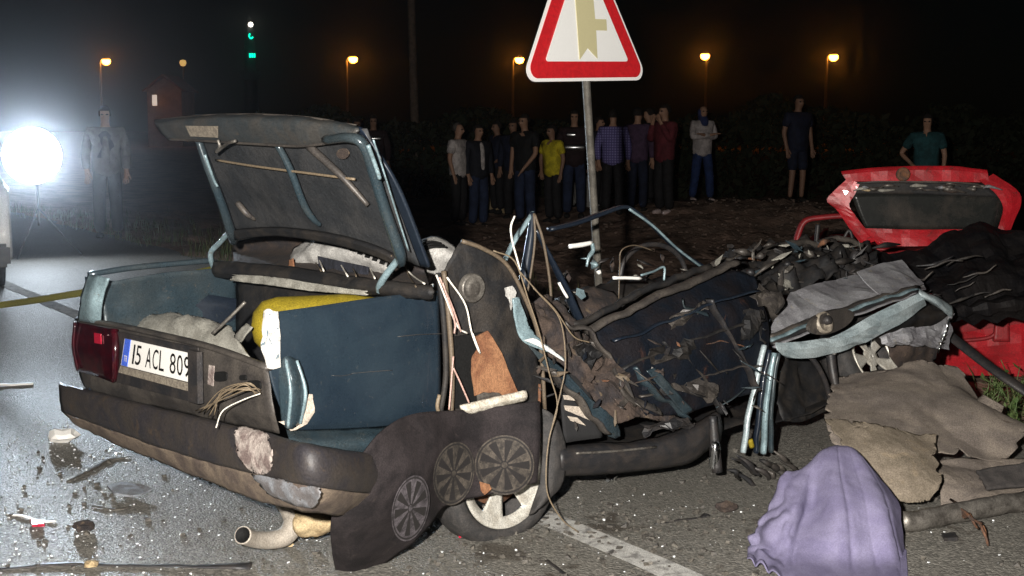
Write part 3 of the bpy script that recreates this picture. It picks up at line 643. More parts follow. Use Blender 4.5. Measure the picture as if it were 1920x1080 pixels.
surf('boot_crossmember', [pp(B2, [(402, 492, .03), (520, 500, .03), (640, 518, .03), (740, 532, .03), (812, 540, .0)]), pp(B2, [(402, 505, .06), (520, 516, .06), (640, 532, .06), (740, 544, .05), (812, 548, .02)]), pp(B2, [(405, 516, .03), (520, 528, .03), (640, 543, .03), (740, 552, .02), (812, 556, .0)])], 'inner_dark', car, 40, 8, .02, cr_=.006, cs=20)
surf('shelf_lining', [pp(B2, [(432, 514, .075), (520, 520, .075), (620, 536, .07), (690, 546, .06)]), pp(B2, [(432, 526, .08), (500, 534, .08), (580, 545, .08), (690, 554, .06)])], 'cloth_grey', car, 30, 5, .004, cr_=.01, cs=22, ragged=.1)
SH = plane(cpt(.80, 1.3, 0), cpt(.80, 0, 0))
surf('parcel_shelf', [pp(SH, [(440, 452), (520, 438), (600, 438), (700, 455), (790, 490)]), pp(SH, [(438, 478), (520, 470), (600, 474), (700, 490), (800, 520)]), pp(B2, [(440, 500), (520, 508), (600, 520), (700, 532), (805, 545)])], 'seat_brown', car, 30, 12, .006, cr_=.008, cs=14)
for k, (xa, ya, xb, yb) in enumerate(((590, 447, 607, 508), (584, 470, 602, 508), (622, 455, 652, 518), (658, 475, 668, 518), (690, 482, 703, 522), (724, 455, 734, 480), (762, 505, 796, 532), (760, 498, 780, 538))):
    tube('wire', [onp(xa, ya, SH, .06), onp((xa+xb)/2-3, (ya+yb)/2, SH, .10), onp(xb, yb, B2, .05)], .0028, 'wire_white' if k % 2 == 0 else 'wire_brown', car, 5, 10)
# --- open flank: seams, wires, inner pillar
tube('door_seal', pp(SIDE, [(822, 512, .01), (832, 600, .02), (836, 700, .02), (828, 760, .02), (822, 790, .0)]), .010, 'inner_dark', car, 8, 24)
tube('door_seal', pp(SIDE, [(832, 508, .03), (842, 600, .03), (848, 700, .03), (846, 775, .02)]), .009, 'wire_brown', car, 8, 24)
tube('seal_clip', pp(SIDE, [(824, 740, .04), (820, 762, .04), (826, 784, .03)]), .007, 'wire_tan', car, 6, 8)
for k, pts in enumerate(([(818, 515), (836, 560), (858, 612), (876, 625)], [(824, 520), (848, 575), (864, 622)], [(830, 530), (852, 600), (852, 625)], [(838, 520), (872, 570), (884, 622), (898, 660)], [(850, 668), (846, 720), (842, 768)], [(850, 690), (862, 715), (880, 756)], [(886, 625), (900, 662)])):
    tube('wire', pp(SIDE, [(x, y, .05+.01*(k % 3)) for x, y in pts]), .0032, 'wire_pink' if k % 3 else 'wire_white', car, 6, 14)
ip = surf('inner_pillar', S([(832, 508), (868, 452), (905, 464), (962, 502)], [(836, 600), (880, 590, .01), (930, 590, .02), (988, 590)], [(842, 700), (890, 700, .01), (950, 700, .02), (1012, 690)], [(850, 790), (900, 788), (960, 782), (1022, 772)], off=-.03), 'inner_dark', car, 28, 28, .005, cr_=.012, cs=9)
c = onp(885, 540, SIDE, .0); lathe('speaker_ring', [(.05, -.01), (.05, .008), (.043, .014), (.036, .004), (.026, .012), (.012, .014), (.0, .012)], c, NS, 'dull_metal', ip, 24)
tube('pillar_edge', pp(SIDE, [(866, 452, .0), (905, 466, .01), (950, 496, .01), (985, 560, .01), (1012, 640, .01), (1022, 770, .0)]), .008, 'wire_brown', ip, 6, 24)
poly('cavity_shade', pp(SIDE, [(846, 632), (905, 622), (912, 700), (905, 765), (850, 765)], -.006), 'ink_black', ip, .006)  # flat black patch painted for the shade inside the opening
bb = poly('brown_board', rough_outline(pp(SIDE, [(890, 632), (914, 620), (940, 662), (958, 706), (972, 738), (948, 746), (935, 736), (905, 735), (890, 742), (884, 700), (886, 668), (896, 650)], .02), 3, .004, 8), 'brown_board', car, .006)
poly('grey_bracket', pp(SIDE, [(894, 738), (935, 732), (942, 752), (896, 762)], .012), 'dull_metal', car, .004)
wb = surf('white_batten', S([(862, 762, .05), (920, 748, .05), (984, 733, .05)], [(868, 768, .06), (922, 755, .06), (987, 742, .06)], [(882, 775, .04), (925, 764, .04), (986, 749, .04)]), 'white_wood', car, 20, 6, .012, cr_=.004, cs=40)
poly('torn_cloth', rough_outline(pp(SIDE, [(946, 540), (960, 536), (968, 548), (964, 562), (958, 582), (954, 562), (948, 556)], .03), 3, .004, 3), 'white_fabric', car, .003)
# --- rear wheel
wc = onp(932, 885, SIDE, -.10)
wh = lathe('wheel', [(.19, -.11), (.245, -.10), (.262, -.06), (.262, .02), (.245, .055), (.215, .062), (.196, .05), (.19, .03)], wc, NS, 'rubber', car, 36)
def rim(name, c, ax, r, par, nsp=5, rot=0.0, m='alu', mats=None, depth=.02, spw=.42):
    ax = Vector(ax).normalized(); N = (Vector((0, 0, 1))-ax*ax.z).normalized(); B = ax.cross(N); nt_, nr_ = 60, 10
    vs = []; fs = []
    for j in range(nr_+1):
        q = j/nr_; rr_ = r*max(.02, q); h = depth*(q**2)*1.0+(.012 if q > .93 else 0)-(0 if q > .12 else -.006)
        for i in range(nt_):
            a = 2*math.pi*i/nt_; vs.append(Vector(c)+ax*h+(N*math.cos(a+rot)+B*math.sin(a+rot))*rr_)
    for j in range(nr_):
        for i in range(nt_):
            q = (j+.5)/nr_; a = ((i+.5)/nt_*nsp) % 1
            if .28 < q < .82 and abs(a-.5) < spw-.12*(1-q): continue
            fs.append((j*nt_+i, j*nt_+(i+1) % nt_, (j+1)*nt_+(i+1) % nt_, (j+1)*nt_+i))
    return link_mesh(name, vs, fs, m, par, th=.008)
rim('rim', wc+NS*.028, NS, .193, wh, 5, .25, 'alu', spw=.30)
lathe('brake_drum', [(.12, -.05), (.12, .0), (.0, .004)], wc+NS*.0, NS, 'rust', wh, 24)
surf('arch_liner', S([(1006, 762, -.02), (1030, 772, .02), (1048, 792, .02)], [(1014, 830, .0), (1042, 840, .03), (1062, 850, .02)], [(1012, 900, .0), (1036, 905, .03), (1054, 905, .02)], [(992, 966, -.02), (1008, 955, .02), (1030, 935, .01)]), 'rubber', car, 10, 20, .008, cr_=.005, cs=12)
tube('brake_pipe', pp(SIDE, [(1012, 720, .03), (1011, 760, .03), (1009, 800, .03), (1012, 818, .02)]), .006, 'rust', car, 6, 12)
# --- crushed rear door, sill, seat
surf('rear_door_skin', S([(985, 640), (1010, 660), (1055, 690)], [(1030, 700), (1070, 720), (1105, 745)], [(1090, 765), (1125, 775), (1155, 790)], [(1140, 818), (1155, 822), (1166, 818)], off=.03), 'paint', car, 12, 26, .006, cr_=.015, cs=9)
surf('door_edge', S([(960, 560), (972, 558), (980, 580)], [(965, 605), (985, 602), (995, 620)], [(980, 640), (1000, 628), (1025, 650)], [(1020, 658), (1050, 668), (1058, 678)], off=.05), 'paint_lit', car, 10, 24, .006, cr_=.006, cs=20)
surf('door_edge', S([(983, 638), (1000, 634), (1015, 642)], [(1015, 652), (1040, 660), (1050, 668)], [(1048, 672), (1055, 676), (1058, 678)], off=.07), 'white_body', car, 8, 10, .004)
surf('seat_cushion', S([(990, 575, -.1), (1020, 560, -.15), (1060, 590, -.2), (1110, 640, -.2)], [(1010, 640, -.02), (1060, 620, -.03), (1110, 660, -.05), (1150, 690, -.08)], [(1070, 700, .0), (1110, 690, .01), (1160, 720, .01), (1200, 740, -.02)], [(1150, 790, .0), (1190, 780, .02), (1240, 790, .02), (1280, 790, .0)]), 'seat_brown', car, 70, 56, .012, cr_=.03, cs=9, fold=.035, fs=6)
for k, pts in enumerate(([(1060, 600, .03), (1110, 630, .04), (1150, 690, .04), (1190, 760, .03)], [(1110, 640, .02), (1160, 700, .03), (1170, 740, .05), (1240, 775, .03)], [(1185, 690, .04), (1220, 730, .05), (1290, 790, .03)], [(1030, 700, .05), (1080, 750, .05), (1140, 815, .04)])):
    tube('torn_rail', pp(SIDE, pts), [.012, .016, .012], 'dirty_panel' if k != 2 else 'paint', car, 7, 20, flat=(1.6, .6), jit=.02)
sl = surf('sill', S([(1052, 838, -.03), (1120, 832, -.03), (1200, 826, -.03), (1290, 800, -.03), (1345, 770, -.05)], [(1050, 846, .03), (1120, 842, .03), (1200, 836, .03), (1295, 812, .03), (1350, 780, 0)], [(1050, 870, .04), (1120, 866, .04), (1210, 860, .04), (1300, 838, .04), (1352, 800, 0)], [(1052, 892, .0), (1120, 889, .0), (1220, 880, .0), (1295, 866, .0), (1350, 826, -.02)]), 'black_plastic', car, 40, 10, .006, cr_=.006, cs=8)
tube('sill_trim', pp(SIDE, [(1080, 850, .045), (1150, 846, .045), (1230, 838, .045)]), .005, 'dull_metal', sl, 6, 14)
surf('striped_lining', S([(1052, 700, .0), (1080, 705, .0), (1110, 745, .0)], [(1052, 760, .01), (1085, 765, .01), (1118, 785, .01)], [(1058, 830, .0), (1090, 825, .0), (1130, 820, .0)], off=.0), 'black_fabric', car, 10, 10, .006)
for (a, b, c2, d) in (((1056, 741), (1082, 741), (1086, 752), (1058, 749)), ((1058, 760), (1092, 763), (1106, 788), (1060, 769)), ((1064, 780), (1082, 783), (1098, 798), (1070, 789))):
    poly('white_stripe', pp(SIDE, [a, b, c2, d], .035), 'cream_patch', car, .004)
# door panel / seat back in the middle, dark navy
DP = surf('front_door', S([(1112, 612, -.05), (1190, 575, -.06), (1280, 530, -.1), (1370, 508, -.12), (1415, 520, -.1)], [(1130, 660, .02), (1210, 630, .03), (1300, 600, .03), (1390, 585, .02), (1440, 600, -.02)], [(1170, 720, .03), (1240, 700, .05), (1320, 680, .05), (1400, 665, .03), (1440, 670, .0)], [(1210, 780, .02), (1270, 775, .03), (1330, 760, .03), (1395, 740, .02), (1432, 730, -.02)]), 'cloth_navy', car, 50, 34, .012, cr_=.008, cs=7, fold=.008, fs=6)
tube('window_rail', pp(SIDE, [(1100, 622, .0), (1160, 592, .01), (1230, 558, .0), (1310, 522, -.04), (1380, 490, -.08)]), [.018, .016, .02, .018], 'dirty_panel', DP, 8, 30, flat=(1.4, .8), jit=.012)
tube('window_rail', pp(SIDE, [(1075, 610, -.08), (1150, 575, -.08), (1230, 535, -.1), (1330, 500, -.12)]), .014, 'inner_dark', DP, 8, 30, jit=.012)
for k in range(16):
    rr = random.Random(100+k); x0 = rr.uniform(1150, 1420); y0 = rr.uniform(620, 780); a = rr.uniform(-.6, .9); l = rr.uniform(15, 70)
    tube('torn_strip', pp(SIDE, [(x0, y0, .05), (x0+l*.5*math.cos(a), y0+l*.5*math.sin(a)+rr.uniform(-6, 6), .075), (x0+l*math.cos(a), y0+l*math.sin(a), .05)]), [.003, rr.uniform(.005, .012), .003], rr.choice(['dirty_panel', 'inner_dark', 'paint', 'rust', 'seat_brown']), car, 6, 12, flat=(1.8, .5))
def shard(name, x, y, pl, o, size, mats, sd, par=None):
    q = random.Random(sd); c = onp(x, y, pl, o); n = Vector((q.gauss(0, .6), -1, q.gauss(.2, .6))).normalized(); a = n.cross(Vector((q.gauss(0, 1), q.gauss(0, 1), q.gauss(0, 1)))).normalized(); b = n.cross(a)
    L_, w = size*q.uniform(.6, 1.6), size*q.uniform(.15, .5); k = q.randint(4, 6)
    pts = [c+a*L_*math.cos(i/k*math.tau)*q.uniform(.6, 1.1)+b*w*math.sin(i/k*math.tau)*q.uniform(.5, 1.1)+n*q.uniform(-.006, .006) for i in range(k)]
    return poly(name, pts, q.choice(mats), par or car, .003)
for k, (x, y, w, h, o, m_, a) in enumerate(((1260, 660, 90, 34, .06, 'inner_dark', -.2), (1300, 725, 90, 30, .06, 'dirty_panel', .25), (1410, 610, 40, 60, .04, 'inner_dark', .1), (1290, 590, 80, 24, .03, 'dirty_panel', -.45), (1150, 700, 60, 40, .05, 'seat_brown', .7), (1100, 660, 50, 30, .04, 'inner_dark', .8), (1440, 560, 60, 30, .0, 'dirty_panel', .6), (1250, 800, 90, 16, .03, 'black_plastic', -.2))):
    ca, sa = math.cos(a), math.sin(a)
    surf('creased_sheet', [[onp(x+i*w*.5*ca-j*h*.5*sa, y+i*w*.5*sa+j*h*.5*ca, SIDE, o+.03*math.sin(i*3+j*2+k)) for i in (-1, -.3, .4, 1)] for j in (-1, 0, 1)], m_, car, 9, 5, .003, cr_=.03, cs=11, ragged=.12, seed=k*1.7, smooth=False)
for k in range(16):
    q = random.Random(4000+k); x = q.uniform(1120, 1440); y = q.uniform(560, 800)
    if y < 620-(x-1110)*.36+25 or y > 800-(x-1300)*.25 if x > 1300 else y < 620-(x-1110)*.36+25: continue
    shard('torn_shard', x, y, SIDE, .05+q.uniform(0, .05), q.uniform(.008, .035), ['dirty_panel', 'inner_dark', 'inner_dark', 'black_plastic', 'cloth_navy', 'paint_side', 'paint', 'rust', 'paint_grey', 'seat_brown'], 5000+k)
for k in range(60):
    q = random.Random(4300+k); x = q.uniform(1340, 1640); y = q.uniform(458, 530)
    shard('engine_shard', x, y, plane(cpt(0, .6, 0), cpt(1, .6, 0)), q.uniform(0, .35), q.uniform(.01, .05), ['dirty_panel', 'inner_dark', 'inner_dark', 'black_plastic', 'dull_metal', 'cloth_grey', 'paint'], 5300+k)
for k in range(40):
    q = random.Random(4600+k); x = q.uniform(1000, 1290); y = q.uniform(640, 800)
    if y < 560+(x-985)*.55: continue
    shard('seat_shard', x, y, SIDE, .04+q.uniform(0, .04), q.uniform(.01, .04), ['seat_brown', 'inner_dark', 'dirty_panel', 'cloth_navy', 'wire_brown'], 5600+k)
for k, (pts, m_, w) in enumerate((([(1150, 640), (1230, 612), (1330, 570), (1420, 545)], 'paint_side', .010), ([(1165, 690), (1260, 650), (1370, 615), (1430, 600)], 'inner_dark', .012), ([(1200, 745), (1290, 715), (1380, 690), (1430, 685)], 'dirty_panel', .008), ([(1240, 640), (1290, 680), (1330, 730), (1350, 775)], 'inner_dark', .012), ([(1330, 560), (1360, 620), (1400, 690), (1420, 730)], 'black_plastic', .014), ([(1280, 560), (1290, 575), (1330, 590)], 'paint', .008), ([(1300, 650), (1350, 640), (1395, 650)], 'rust', .005))):
    tube('door_moulding', pp(SIDE, [(x, y, .045) for x, y in pts]), w, m_, car, 6, 24, flat=(1.6, .5), jit=.01)
surf('torn_panel', S([(1212, 695, .07), (1228, 690, .07)], [(1245, 735, .075), (1262, 728, .075)], [(1285, 780, .05), (1300, 770, .05)]), 'paint', car, 6, 16, .004, cr_=.01, cs=20)
# --- roof pillars and window frames
IN = plane(cpt(0, .6, 0), cpt(1, .6, 0)); FAR = plane(cpt(0, 1.15, 0), cpt(1, 1.15, 0)); MID = plane(cpt(0, .3, 0), cpt(1, .3, 0))
tube('window_frame', pp(MID, [(944, 494), (965, 450), (985, 420), (999, 397)]), [.011, .013, .008], 'paint_lit', car, 7, 16, flat=(1.2, .6))
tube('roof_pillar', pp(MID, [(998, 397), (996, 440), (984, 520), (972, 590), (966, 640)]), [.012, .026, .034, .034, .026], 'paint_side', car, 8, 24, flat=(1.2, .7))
tube('window_seal', pp(MID, [(1001, 400, .02), (1003, 450, .03), (994, 520, .04), (984, 570, .03)]), .005, 'wire_brown', car, 6, 16)
tube('window_seal', pp(MID, [(1002, 402, .02), (1018, 450, .03), (1030, 520, .03), (1034, 570, .03)]), .006, 'wire_brown', car, 6, 16)
tube('roof_pillar', pp(MID, [(1004, 430), (1030, 480), (1060, 540), (1082, 590), (1100, 625)]), [.008, .013, .018, .02, .016], 'paint_side', car, 8, 20, flat=(1.2, .7))
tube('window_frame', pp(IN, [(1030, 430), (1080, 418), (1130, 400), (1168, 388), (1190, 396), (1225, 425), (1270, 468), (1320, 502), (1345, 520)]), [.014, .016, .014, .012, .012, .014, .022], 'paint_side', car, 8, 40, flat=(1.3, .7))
tube('window_channel', pp(IN, [(1180, 392, .03), (1225, 424, .03), (1270, 466, .03), (1325, 508, .03)]), .006, 'paint_lit', car, 6, 24)
tube('chrome_strip', pp(IN, [(1067, 462, .1), (1090, 459, .1), (1110, 455, .1)]), [.010, .011, .009], 'plate_white', car, 6, 8, flat=(.6, 1))
tube('chrome_strip', pp(IN, [(1110, 456, .1), (1112, 470, .1), (1104, 482, .1), (1100, 500, .1)]), [.009, .010, .005], 'paint_lit', car, 6, 12)
tube('chrome_strip', pp(MID, [(1150, 521, .1), (1175, 521, .1), (1202, 522, .1)]), .007, 'plate_white', car, 6, 8)
tube('chrome_strip', pp(MID, [(1202, 516, .05), (1225, 509, .05), (1245, 501, .05), (1245, 526, .05)]), .005, 'paint_lit', car, 6, 20)
tube('chrome_strip', pp(MID, [(1048, 530, .06), (1056, 545, .06), (1064, 558, .06)]), .006, 'plate_white', car, 6, 8)
poly('bright_scrap', pp(MID, [(1082, 540), (1094, 544), (1098, 556), (1090, 562), (1080, 552)], .05), 'paint_lit', car, .004)
tube('bright_clip', pp(IN, [(1120, 505, .05), (1124, 512, .05)]), .011, 'plate_white', car, 6, 4)
sw = [onp(1225+62*math.cos(a), 520+62*math.sin(a), IN, .02) for a in [math.pi*(1+i/8*.95) for i in range(9)]]
tube('steering_wheel', sw, .011, 'black_plastic', car, 8, 32)
tube('cable', pp(MID, [(1160, 560, .05), (1162, 500, .06), (1165, 470, .07), (1190, 460, .05), (1225, 470, .03)]), .003, 'wire_brown', car, 5, 20)
surf('dashboard', [pp(IN, [(1040, 560), (1120, 535), (1220, 525), (1330, 520)], -.1), pp(IN, [(1050, 580), (1130, 560), (1230, 548), (1340, 535)], .08), pp(IN, [(1070, 620), (1140, 600), (1240, 580), (1345, 560)], .05)], 'inner_dark', car, 28, 14, .01, cr_=.03, cs=9)
surf('front_seat', [pp(IN, [(1060, 560), (1110, 542), (1150, 548)], .1), pp(IN, [(1075, 590), (1120, 575), (1165, 580)], .2), pp(IN, [(1090, 625), (1140, 610), (1180, 600)], .2)], 'seat_brown', car, 14, 12, .02, cr_=.02, cs=10)
for k in range(46):
    rr = random.Random(300+k); x0 = rr.uniform(1030, 1330); y0 = rr.uniform(470, 600); a = rr.uniform(0, 3.1); l = rr.uniform(6, 34); o = rr.uniform(-.1, .25)
    if y0 < 455+abs(x0-1180)*.35-10: continue
    tube('cabin_scrap', pp(IN, [(x0, y0, o), (x0+l*.5*math.cos(a)+rr.uniform(-3, 3), y0+l*.5*math.sin(a), o+.03), (x0+l*math.cos(a), y0+l*math.sin(a), o)]), [.002, rr.uniform(.004, .012), .002], rr.choice(['dirty_panel', 'inner_dark', 'black_plastic', 'paint_lit', 'dull_metal', 'seat_brown', 'cloth_grey']), car, 5, 8, flat=(1.8, .5))
# --- front end
surf('engine_bay', [pp(IN, [(1360, 495), (1440, 470), (1540, 460), (1640, 470)], -.2), pp(IN, [(1350, 520), (1440, 500), (1540, 485), (1640, 490)], .1), pp(IN, [(1380, 560), (1450, 545), (1550, 525), (1650, 510)], .3)], 'inner_dark', car, 60, 32, .01, cr_=.05, cs=9, fold=.06, fs=9)
tube('bay_edge', pp(IN, [(1330, 500, .05), (1400, 478, .0), (1480, 462, -.05), (1560, 452, -.05), (1620, 458, 0)]), [.014, .02, .016, .014], 'dirty_panel', car, 8, 30, jit=.03)
tube('bay_edge', pp(MID, [(1360, 512, .1), (1400, 545, .12), (1440, 590, .1), (1460, 620, .05)]), [.02, .03, .025, .015], 'dirty_panel', car, 8, 24, jit=.03, flat=(1.5, .7))
for k in range(26):
    rr = random.Random(500+k); x0 = rr.uniform(1370, 1640); y0 = rr.uniform(462, 520); l = rr.uniform(10, 60); a = rr.uniform(-.7, .7); o = rr.uniform(.0, .3)
    tube('engine_scrap', pp(IN, [(x0, y0, o), (x0+l*.5*math.cos(a), y0+l*.5*math.sin(a)-rr.uniform(0, 6), o+.04), (x0+l*math.cos(a), y0+l*math.sin(a), o)]), [.004, rr.uniform(.006, .02), .004], rr.choice(['dirty_panel', 'inner_dark', 'black_plastic', 'dull_metal', 'rust']), car, 6, 10)
lathe('pulley', [(.045, -.02), (.05, 0), (.04, .012), (.012, .014), (0, .012)], onp(1612, 484, IN, .2), (.3, -.9, .2), 'black_plastic', car, 18)
hd = surf('bonnet', S([(1482, 548, -.22), (1550, 528, -.26), (1630, 508, -.30), (1700, 498, -.30)], [(1456, 592, -.12), (1540, 566, -.14), (1640, 535, -.16), (1722, 522, -.15)], [(1434, 638, -.03), (1530, 610, -.03), (1640, 568, -.03), (1738, 542, -.03)]), 'paint_grey', car, 26, 12, .005, cr_=.010, cs=7, fold=.012, fs=5, ragged=.04, smooth=False)
surf('bonnet_flap', S([(1606, 512, -.20), (1655, 495, -.22), (1690, 489, -.22)], [(1626, 534, -.10), (1680, 516, -.12), (1712, 512, -.13)], [(1655, 556, .0), (1700, 541, -.02), (1732, 532, -.03)]), 'paint_grey', hd, 8, 6, .005, cr_=.008, cs=9, smooth=False)
tube('bonnet_bar', pp(SIDE, [(1600, 490, -.5), (1630, 515, -.33), (1665, 545, -.1)]), .008, 'inner_dark', hd, 6, 14)
surf('torn_insulation', S([(1455, 512, -.4), (1490, 515, -.45), (1530, 525, -.45)], [(1470, 545, -.3), (1495, 540, -.35), (1515, 545, -.38)]), 'cloth_grey', car, 14, 8, .006, cr_=.02, cs=22, ragged=.2)
for k, (m_, o, w) in enumerate((('dirty_panel', -.02, .012), ('paint_lit', .0, .012), ('black_plastic', .015, .010), ('paint_grey', .02, .008))):
    tube('fender_lip', pp(SIDE, [(1440+4*k, 632+6*k, o), (1500+4*k, 607+6*k, o), (1570+3*k, 582+6*k, o), (1650+3*k, 555+5*k, o), (1720, 538+4*k, o)]), w, m_, car, 6, 30, flat=(1.5, .6), jit=.008)
fw_ = surf('front_fender', S([(1452, 645, .0), (1510, 640, .01), (1570, 628, .0), (1640, 588, .0), (1728, 548, .0)], [(1456, 656, .018), (1520, 652, .022), (1590, 634, .022), (1655, 600, .022), (1732, 560, .018)], [(1474, 670, .0), (1535, 668, .004), (1606, 648, .006), (1676, 612, .006), (1738, 572, .0)], off=.02), 'paint_lit_bright', car, 18, 4, .005, cr_=.010, cs=12, smooth=False)
oc = (1548, 604)
def oval(cx, cy, rx, ry, rot, pl, off, n=20): return [onp(cx+rx*math.cos(a)*math.cos(rot)-ry*math.sin(a)*math.sin(rot), cy+rx*math.cos(a)*math.sin(rot)+ry*math.sin(a)*math.cos(rot), pl, off) for a in [2*math.pi*i/n for i in range(n)]]
hh = poly('lamp_housing', oval(1556, 603, 44, 20, -.36, SIDE, .062), 'dirty_panel', fw_, .02)
lathe('lamp_bowl', [(.046, -.01), (.046, .012), (.036, .006), (.02, -.004), (.0, -.006)], onp(1545, 605, SIDE, .075), NS+Vector((0, 0, .35)), 'plate_frame', hh, 20)
lathe('bulb_socket', [(.02, 0), (.02, .02), (.012, .026), (0, .026)], onp(1548, 601, SIDE, .08), NS+Vector((0, 0, .35)), 'black_plastic', hh, 12)
surf('fender_end', S([(1722, 543, .0), (1755, 556, .03), (1786, 575, .0)], [(1725, 552, .04), (1756, 567, .06), (1788, 588, .03)], [(1745, 566, .01), (1765, 580, .03), (1784, 598, .0)], off=.01), 'paint_lit_bright', car, 16, 8, .005, cr_=.008, cs=16)
surf('wheel_arch', S([(1620, 600, -.1), (1690, 575, -.12), (1770, 570, -.1)], [(1630, 625, -.04), (1700, 600, -.03), (1775, 590, -.03)], [(1650, 650, -.12), (1715, 625, -.12), (1780, 610, -.1)]), 'inner_dark', car, 18, 14, .006, cr_=.02, cs=12)
surf('crumpled_front', S([(1650, 632, .0), (1700, 616, .02), (1745, 612, .02), (1786, 588, .0)], [(1660, 646, .03), (1705, 634, .05), (1750, 632, .05), (1782, 620, .02)], [(1680, 650, .0), (1715, 648, .02), (1755, 652, .02), (1776, 655, .0)], off=.02), 'paint_grey', car, 20, 10, .005, cr_=.022, cs=12, smooth=False)
for k in range(6): tube('torn_edge', pp(SIDE, [(1782-2*k, 598+9*k, .05), (1778-3*k, 608+9*k, .06), (1772-2*k, 618+9*k, .05)]), .004, 'chrome', car, 5, 8, jit=.01)
surf('liner_brown', S([(1660, 640, -.1), (1700, 628, -.08), (1750, 640, -.1)], [(1672, 668, -.02), (1710, 655, -.01), (1752, 662, -.04)], [(1690, 700, -.05), (1720, 690, -.05), (1745, 690, -.08)]), 'seat_brown', car, 14, 12, .006, cr_=.02, cs=12)
fwc = onp(1622, 668, SIDE, -.14); fwh = lathe('wheel', [(.15, -.1), (.21, -.09), (.222, -.05), (.222, .03), (.205, .06), (.16, .055)], fwc, NS+Vector((0, 0, .5)), 'rubber', car, 30)
rim('rim', fwc+NS*.03, NS+Vector((0, 0, .5)), .155, fwh, 5, .4, 'alu', spw=.30)
for k, (m_, w, pts) in enumerate((('paint_lit_bright', .026, [(1432, 648), (1416, 720), (1400, 790), (1393, 848)]), ('paint_side', .024, [(1442, 656), (1428, 730), (1420, 800), (1418, 848)]), ('paint_lit', .028, [(1452, 660), (1440, 720), (1434, 790), (1432, 850)]), ('paint', .024, [(1460, 662), (1450, 720), (1446, 790), (1446, 848)]))):
    tube('a_pillar_strip', pp(SIDE, [(x, y, .03-.012*k) for x, y in pts]), w, m_, car, 8, 24, flat=(1.0, .5), jit=.006)
tube('yellow_clip', pp(SIDE, [(1406, 824, .03), (1410, 838, .03)]), .012, 'tank_yellow', car, 6, 4)
surf('inner_arch', S([(1470, 660, -.25), (1520, 655, -.3), (1570, 650, -.3)], [(1455, 730, -.15), (1510, 730, -.2), (1570, 725, -.2)], [(1465, 790, -.1), (1500, 792, -.12), (1550, 770, -.15)]), 'inner_dark', car, 16, 16, .006, cr_=.03, cs=9)
tube('strut', pp(SIDE, [(1556, 652, -.05), (1562, 700, -.03), (1574, 750, .02), (1592, 796, .06)]), [.022, .02, .014, .012], 'black_plastic', car, 8, 20)
lathe('bolt', [(.018, 0), (.017, .012), (0, .016)], onp(1562, 657, SIDE, -.01), NS, 'white_fabric', car, 12)
tube('hose', pp(SIDE, [(1490, 660, -.08), (1520, 670, -.05), (1545, 710, -.04), (1560, 760, -.05)]), .012, 'black_plastic', car, 8, 20)
lathe('damper', [(.02, -.06), (.022, .02), (.015, .05), (0, .055)], onp(1340, 850, SIDE, .08), (0, -.3, 1), 'chrome', car, 14)
tube('damper_rod', pp(SIDE, [(1336, 780, .06), (1340, 830, .07), (1345, 885, .08)]), [.016, .02, .022], 'black_plastic', car, 8, 10)
for k in range(12):
    rr = random.Random(700+k); x0 = rr.uniform(1360, 1480); y0 = rr.uniform(850, 890); l = rr.uniform(20, 60)
    tube('hanging_scrap', pp(SIDE, [(x0, y0, .05), (x0+l*.5, y0+l*.3, .07), (x0+l*.8, y0+l*.5+rr.uniform(0, 14), .05)]), [.004, rr.uniform(.008, .018), .005], rr.choice(['inner_dark', 'black_plastic', 'dirty_panel']), car, 6, 10, jit=.02)
# long loose cables over the flank
for pts, m_, w in (([(925, 470), (965, 490), (990, 560), (1010, 620), (1030, 700), (1045, 760), (1030, 820), (1024, 880), (1028, 930), (1055, 975), (1085, 998)], 'wire_tan', .0028),
                   ([(975, 510), (1010, 550), (1050, 600), (1060, 680), (1050, 740), (1035, 800)], 'wire_tan', .0025), ([(1000, 540), (1040, 580), (1075, 630), (1105, 642)], 'wire_tan', .0025),
                   ([(965, 405), (958, 425), (960, 450), (968, 480), (975, 505)], 'wire_white', .0035)):
    tube('loose_cable', pp(SIDE, [(x, y, .10) for x, y in pts]), w, m_, car, 5, 60)
# things in and round the car -------------------------------------------------
c = onp(560, 590, plane(cpt(.33, 0, 0), cpt(.33, 1, 0)), 0)
setprops(lathe('gas_tank', [(0, -.16), (.05, -.15), (.085, -.12), (.098, -.07), (.098, .2), (.08, .28), (0, .3)], c+Vector((0, 0, -.035)), FW*.8+Vector((.55, -.1, 0)), 'tank_yellow', None, 32), 'yellow rounded tank lying in the open boot', 'tank')
BF = plane(cpt(.18, 0, 0), cpt(.18, 1, 0))
setprops(surf('rag', [pp(BF, [(232, 606), (300, 590), (360, 596), (430, 612)], -.06), pp(BF, [(240, 612), (310, 600), (370, 606), (440, 625)], .0), pp(BF, [(250, 640), (320, 650), (400, 660), (470, 672)], .05)], 'cloth_grey', None, 30, 12, .01, cr_=.012, cs=14, seed=5), 'pale grey rag heaped inside the boot above the number plate', 'rag')
setprops(tube('metal_rod', pp(BF, [(398, 626, .08), (430, 596, .04), (460, 566, .0)]), .006, 'dull_metal', None, 8, 12), 'thin metal rod leaning in the boot beside the yellow tank', 'rod')
setprops(surf('paper', [pp(BF, [(438, 632), (462, 606)], .03), pp(BF, [(452, 642), (474, 614)], .05)], 'cloth_grey', None, 6, 6, .004, cr_=.004, cs=20), 'small grey carton under the metal rod in the boot', 'carton')
bag = surf('holdall', [pp(SH, [(548, 482), (560, 462), (600, 446), (660, 452), (720, 482)], .06), pp(SH, [(548, 492), (575, 478), (620, 470), (680, 482), (735, 506)], .14), pp(SH, [(552, 512), (590, 512), (640, 516), (690, 522), (735, 530)], .08)], 'white_fabric', None, 30, 14, .008, cr_=.01, cs=14)
setprops(bag, 'pale bag with black stripes behind the boot crossmember', 'bag')
